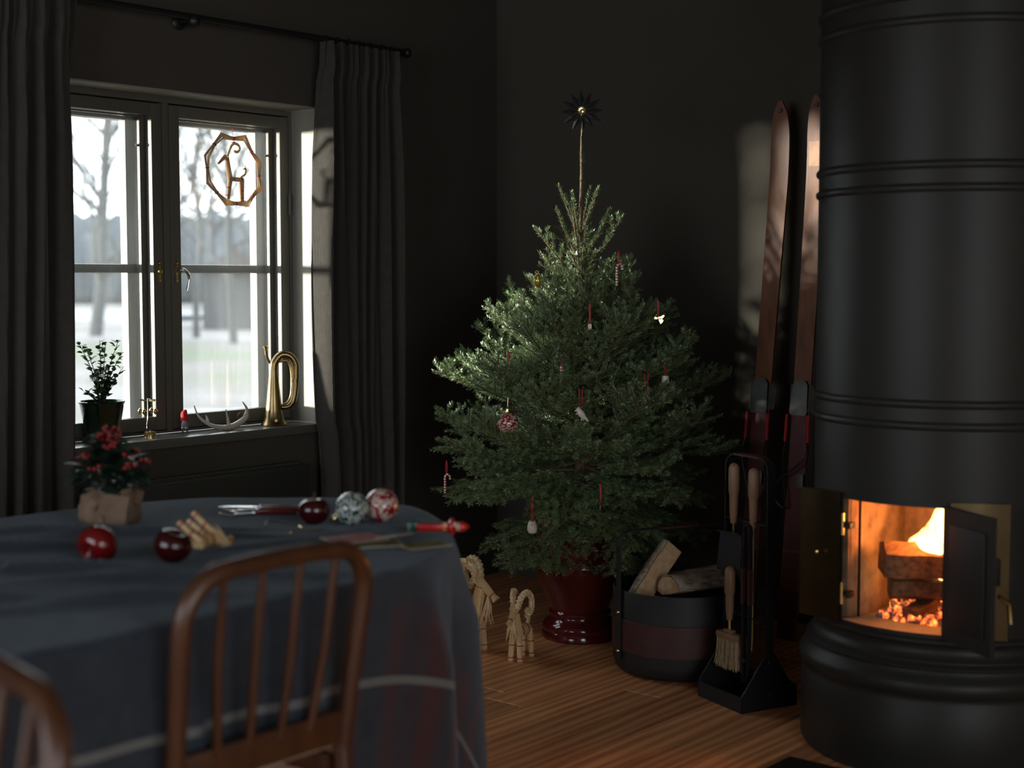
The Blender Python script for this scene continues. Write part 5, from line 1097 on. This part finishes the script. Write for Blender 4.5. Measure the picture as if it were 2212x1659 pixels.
# ------------------------------------------------------------------ outside
GZ = -.40
def ground_mat():
    m = bpy.data.materials.new('winter_ground'); m.use_nodes = True; nt = m.node_tree; N = nt.nodes; L = nt.links; b = N['Principled BSDF']; b.inputs['Roughness'].default_value = .95
    tc = N.new('ShaderNodeTexCoord'); nz = N.new('ShaderNodeTexNoise'); nz.inputs['Scale'].default_value = .12; nz.inputs['Detail'].default_value = 5; L.new(tc.outputs['Object'], nz.inputs[0])
    cr = N.new('ShaderNodeValToRGB'); e = cr.color_ramp.elements; e[0].position = .36; e[0].color = (.080, .095, .055, 1); e[1].position = .60; e[1].color = (.17, .162, .165, 1); q = e.new(.48); q.color = (.12, .105, .098, 1)
    L.new(nz.outputs[0], cr.inputs[0]); L.new(cr.outputs[0], b.inputs['Base Color']); return m
o = MB().span((-40, 4.7, GZ - .3), (260, 330, GZ)).build('ground', ground_mat(), smooth=False); o['kind'] = 'structure'
OUTB = mat('winter_bark', (.022, .025, .028), .9, col2=(.016, .018, .020), ns=3)
def polar(az, dist, z=GZ): return Vector((math.cos(R(az)) * dist, math.sin(R(az)) * dist, z))
def bare_tree(label, az, dist, hgt, r, seed, lean=0):
    rr = random.Random(seed); t = thing('bare_tree', label, 'tree', polar(az, dist), group='bare trees outside'); b = MB()
    P = [Vector((lean * s_ + rr.uniform(-.12, .12), rr.uniform(-.12, .12), hgt * s_)) for s_ in np.linspace(0, 1, 9)]; P[0] = Vector((0, 0, -.1)); MB().tube(P, [r * (1 - .8 * i / 8) for i in range(9)], 8).build('trunk', OUTB, t)
    def br(p, d, L_, rad, dep):
        pts = [p]; dd = d.normalized()
        for i in range(4): dd = (dd + Vector((rr.uniform(-.22, .22), rr.uniform(-.22, .22), rr.uniform(-.05, .2)))).normalized(); pts.append(pts[-1] + dd * L_ / 4)
        b.tube(pts, [rad * (1 - .17 * i) for i in range(5)], 5, cap=False)
        if dep > 0:
            for k in range(3): q = pts[rr.choice((1, 2, 3, 4))]; br(q, dd + Vector((rr.uniform(-1, 1), rr.uniform(-1, 1), rr.uniform(-.2, .7))) * .9, L_ * rr.uniform(.45, .7), rad * .5, dep - 1)
    for k in range(20):
        s_ = rr.uniform(.12, .98); i = min(int(s_ * 8), 7); p = P[i].lerp(P[i + 1], s_ * 8 - i); a = rr.uniform(0, 6.28); br(p, Vector((math.cos(a), math.sin(a), rr.uniform(.35, 1.0))), hgt * .30 * (1.15 - s_), r * .48 * (1.1 - s_ * .6), 3)
    o = b.build('twigs', OUTB, t); o['kind'] = 'stuff'; return t
for args in (('tall bare tree outside the window pane above the potted shrub', 55.9, 46, 13, .20, 1, 1.2), ('bare tree outside just behind the hanging straw ring', 50.8, 40, 12, .11, 2, -.6), ('bare tree outside with crooked boughs seen close to the window bar', 52.2, 44, 12, .11, 3, .5), ('thin bare tree outside near the sunlit window edge', 49.9, 58, 13, .13, 4, .4), ('far bare tree outside beyond the hedge, between two thicker trunks', 51.5, 75, 14, .16, 6, 0), ('slender bare tree outside beside the tall one', 57.2, 64, 12, .13, 7, .8), ('bare tree outside partly hidden by the window mullion', 53.4, 70, 13, .14, 8, 0)): bare_tree(*args)
# distant hedge and woods, snow patches, shed
b = MB(); rr = random.Random(9)
for k in range(420):
    az = rr.uniform(44, 64); p = polar(az, rr.uniform(105, 118), GZ); hgt = rr.uniform(3.6, 6.2); b.sphere((p.x, p.y, hgt * .45), 1, 7, 5, (rr.uniform(1.2, 2.4), rr.uniform(1.2, 2.4), hgt * .55))
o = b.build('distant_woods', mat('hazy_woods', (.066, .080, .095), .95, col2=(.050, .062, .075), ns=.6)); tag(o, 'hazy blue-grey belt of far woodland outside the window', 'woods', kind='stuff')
SNOW = mat('snow', (.28, .30, .32), .9, col2=(.20, .22, .235), ns=.3)
for i, (az, d0, sx, sy, lb) in enumerate(((56.5, 72, 13, 9, 'wide patch of thin snow on the field beyond the potted shrub'), (50.6, 66, 5, 5, 'patch of thin snow on the field before the shed'), (51.2, 17.5, 2.6, 1.4, 'pale icy patch on the near gravel below the straw ring'))):
    p = polar(az, d0); rr = random.Random(30 + i); pts = [(math.cos(a) * sx * rr.uniform(.75, 1.1), math.sin(a) * sy * rr.uniform(.75, 1.1)) for a in np.linspace(0, 6.28, 23)[:-1]]
    o = MB().prism(pts, 0, .02, Matrix.Rotation(R(az), 4, 'Z')).build('snow_patch', SNOW, loc=p, smooth=False); tag(o, lb, 'snow')
t = thing('garden_shed', 'dark blue-grey shed blurred outside the window pane', 'shed', polar(50.75, 52), rz=R(52))
SHD = mat('shed_boards', (.016, .020, .026), .9, col2=(.012, .015, .020), ns=4)
MB().span((-1.4, -1.1, 0), (1.4, 1.1, 2.0)).build('walls', SHD, t, smooth=False); MB().prism([(-1.35, 1.95), (1.35, 1.95), (0, 2.75)], -1.6, 1.6, Matrix(((0, 0, 1, 0), (1, 0, 0, 0), (0, 1, 0, 0), (0, 0, 0, 1)))).build('roof', mat('shed_roof', (.05, .036, .034), .9), t, smooth=False); MB().span((-1.42, -.45, 0), (-1.40, .3, 1.75)).build('door', mat('shed_door', (.03, .033, .036), .9), t, smooth=False)
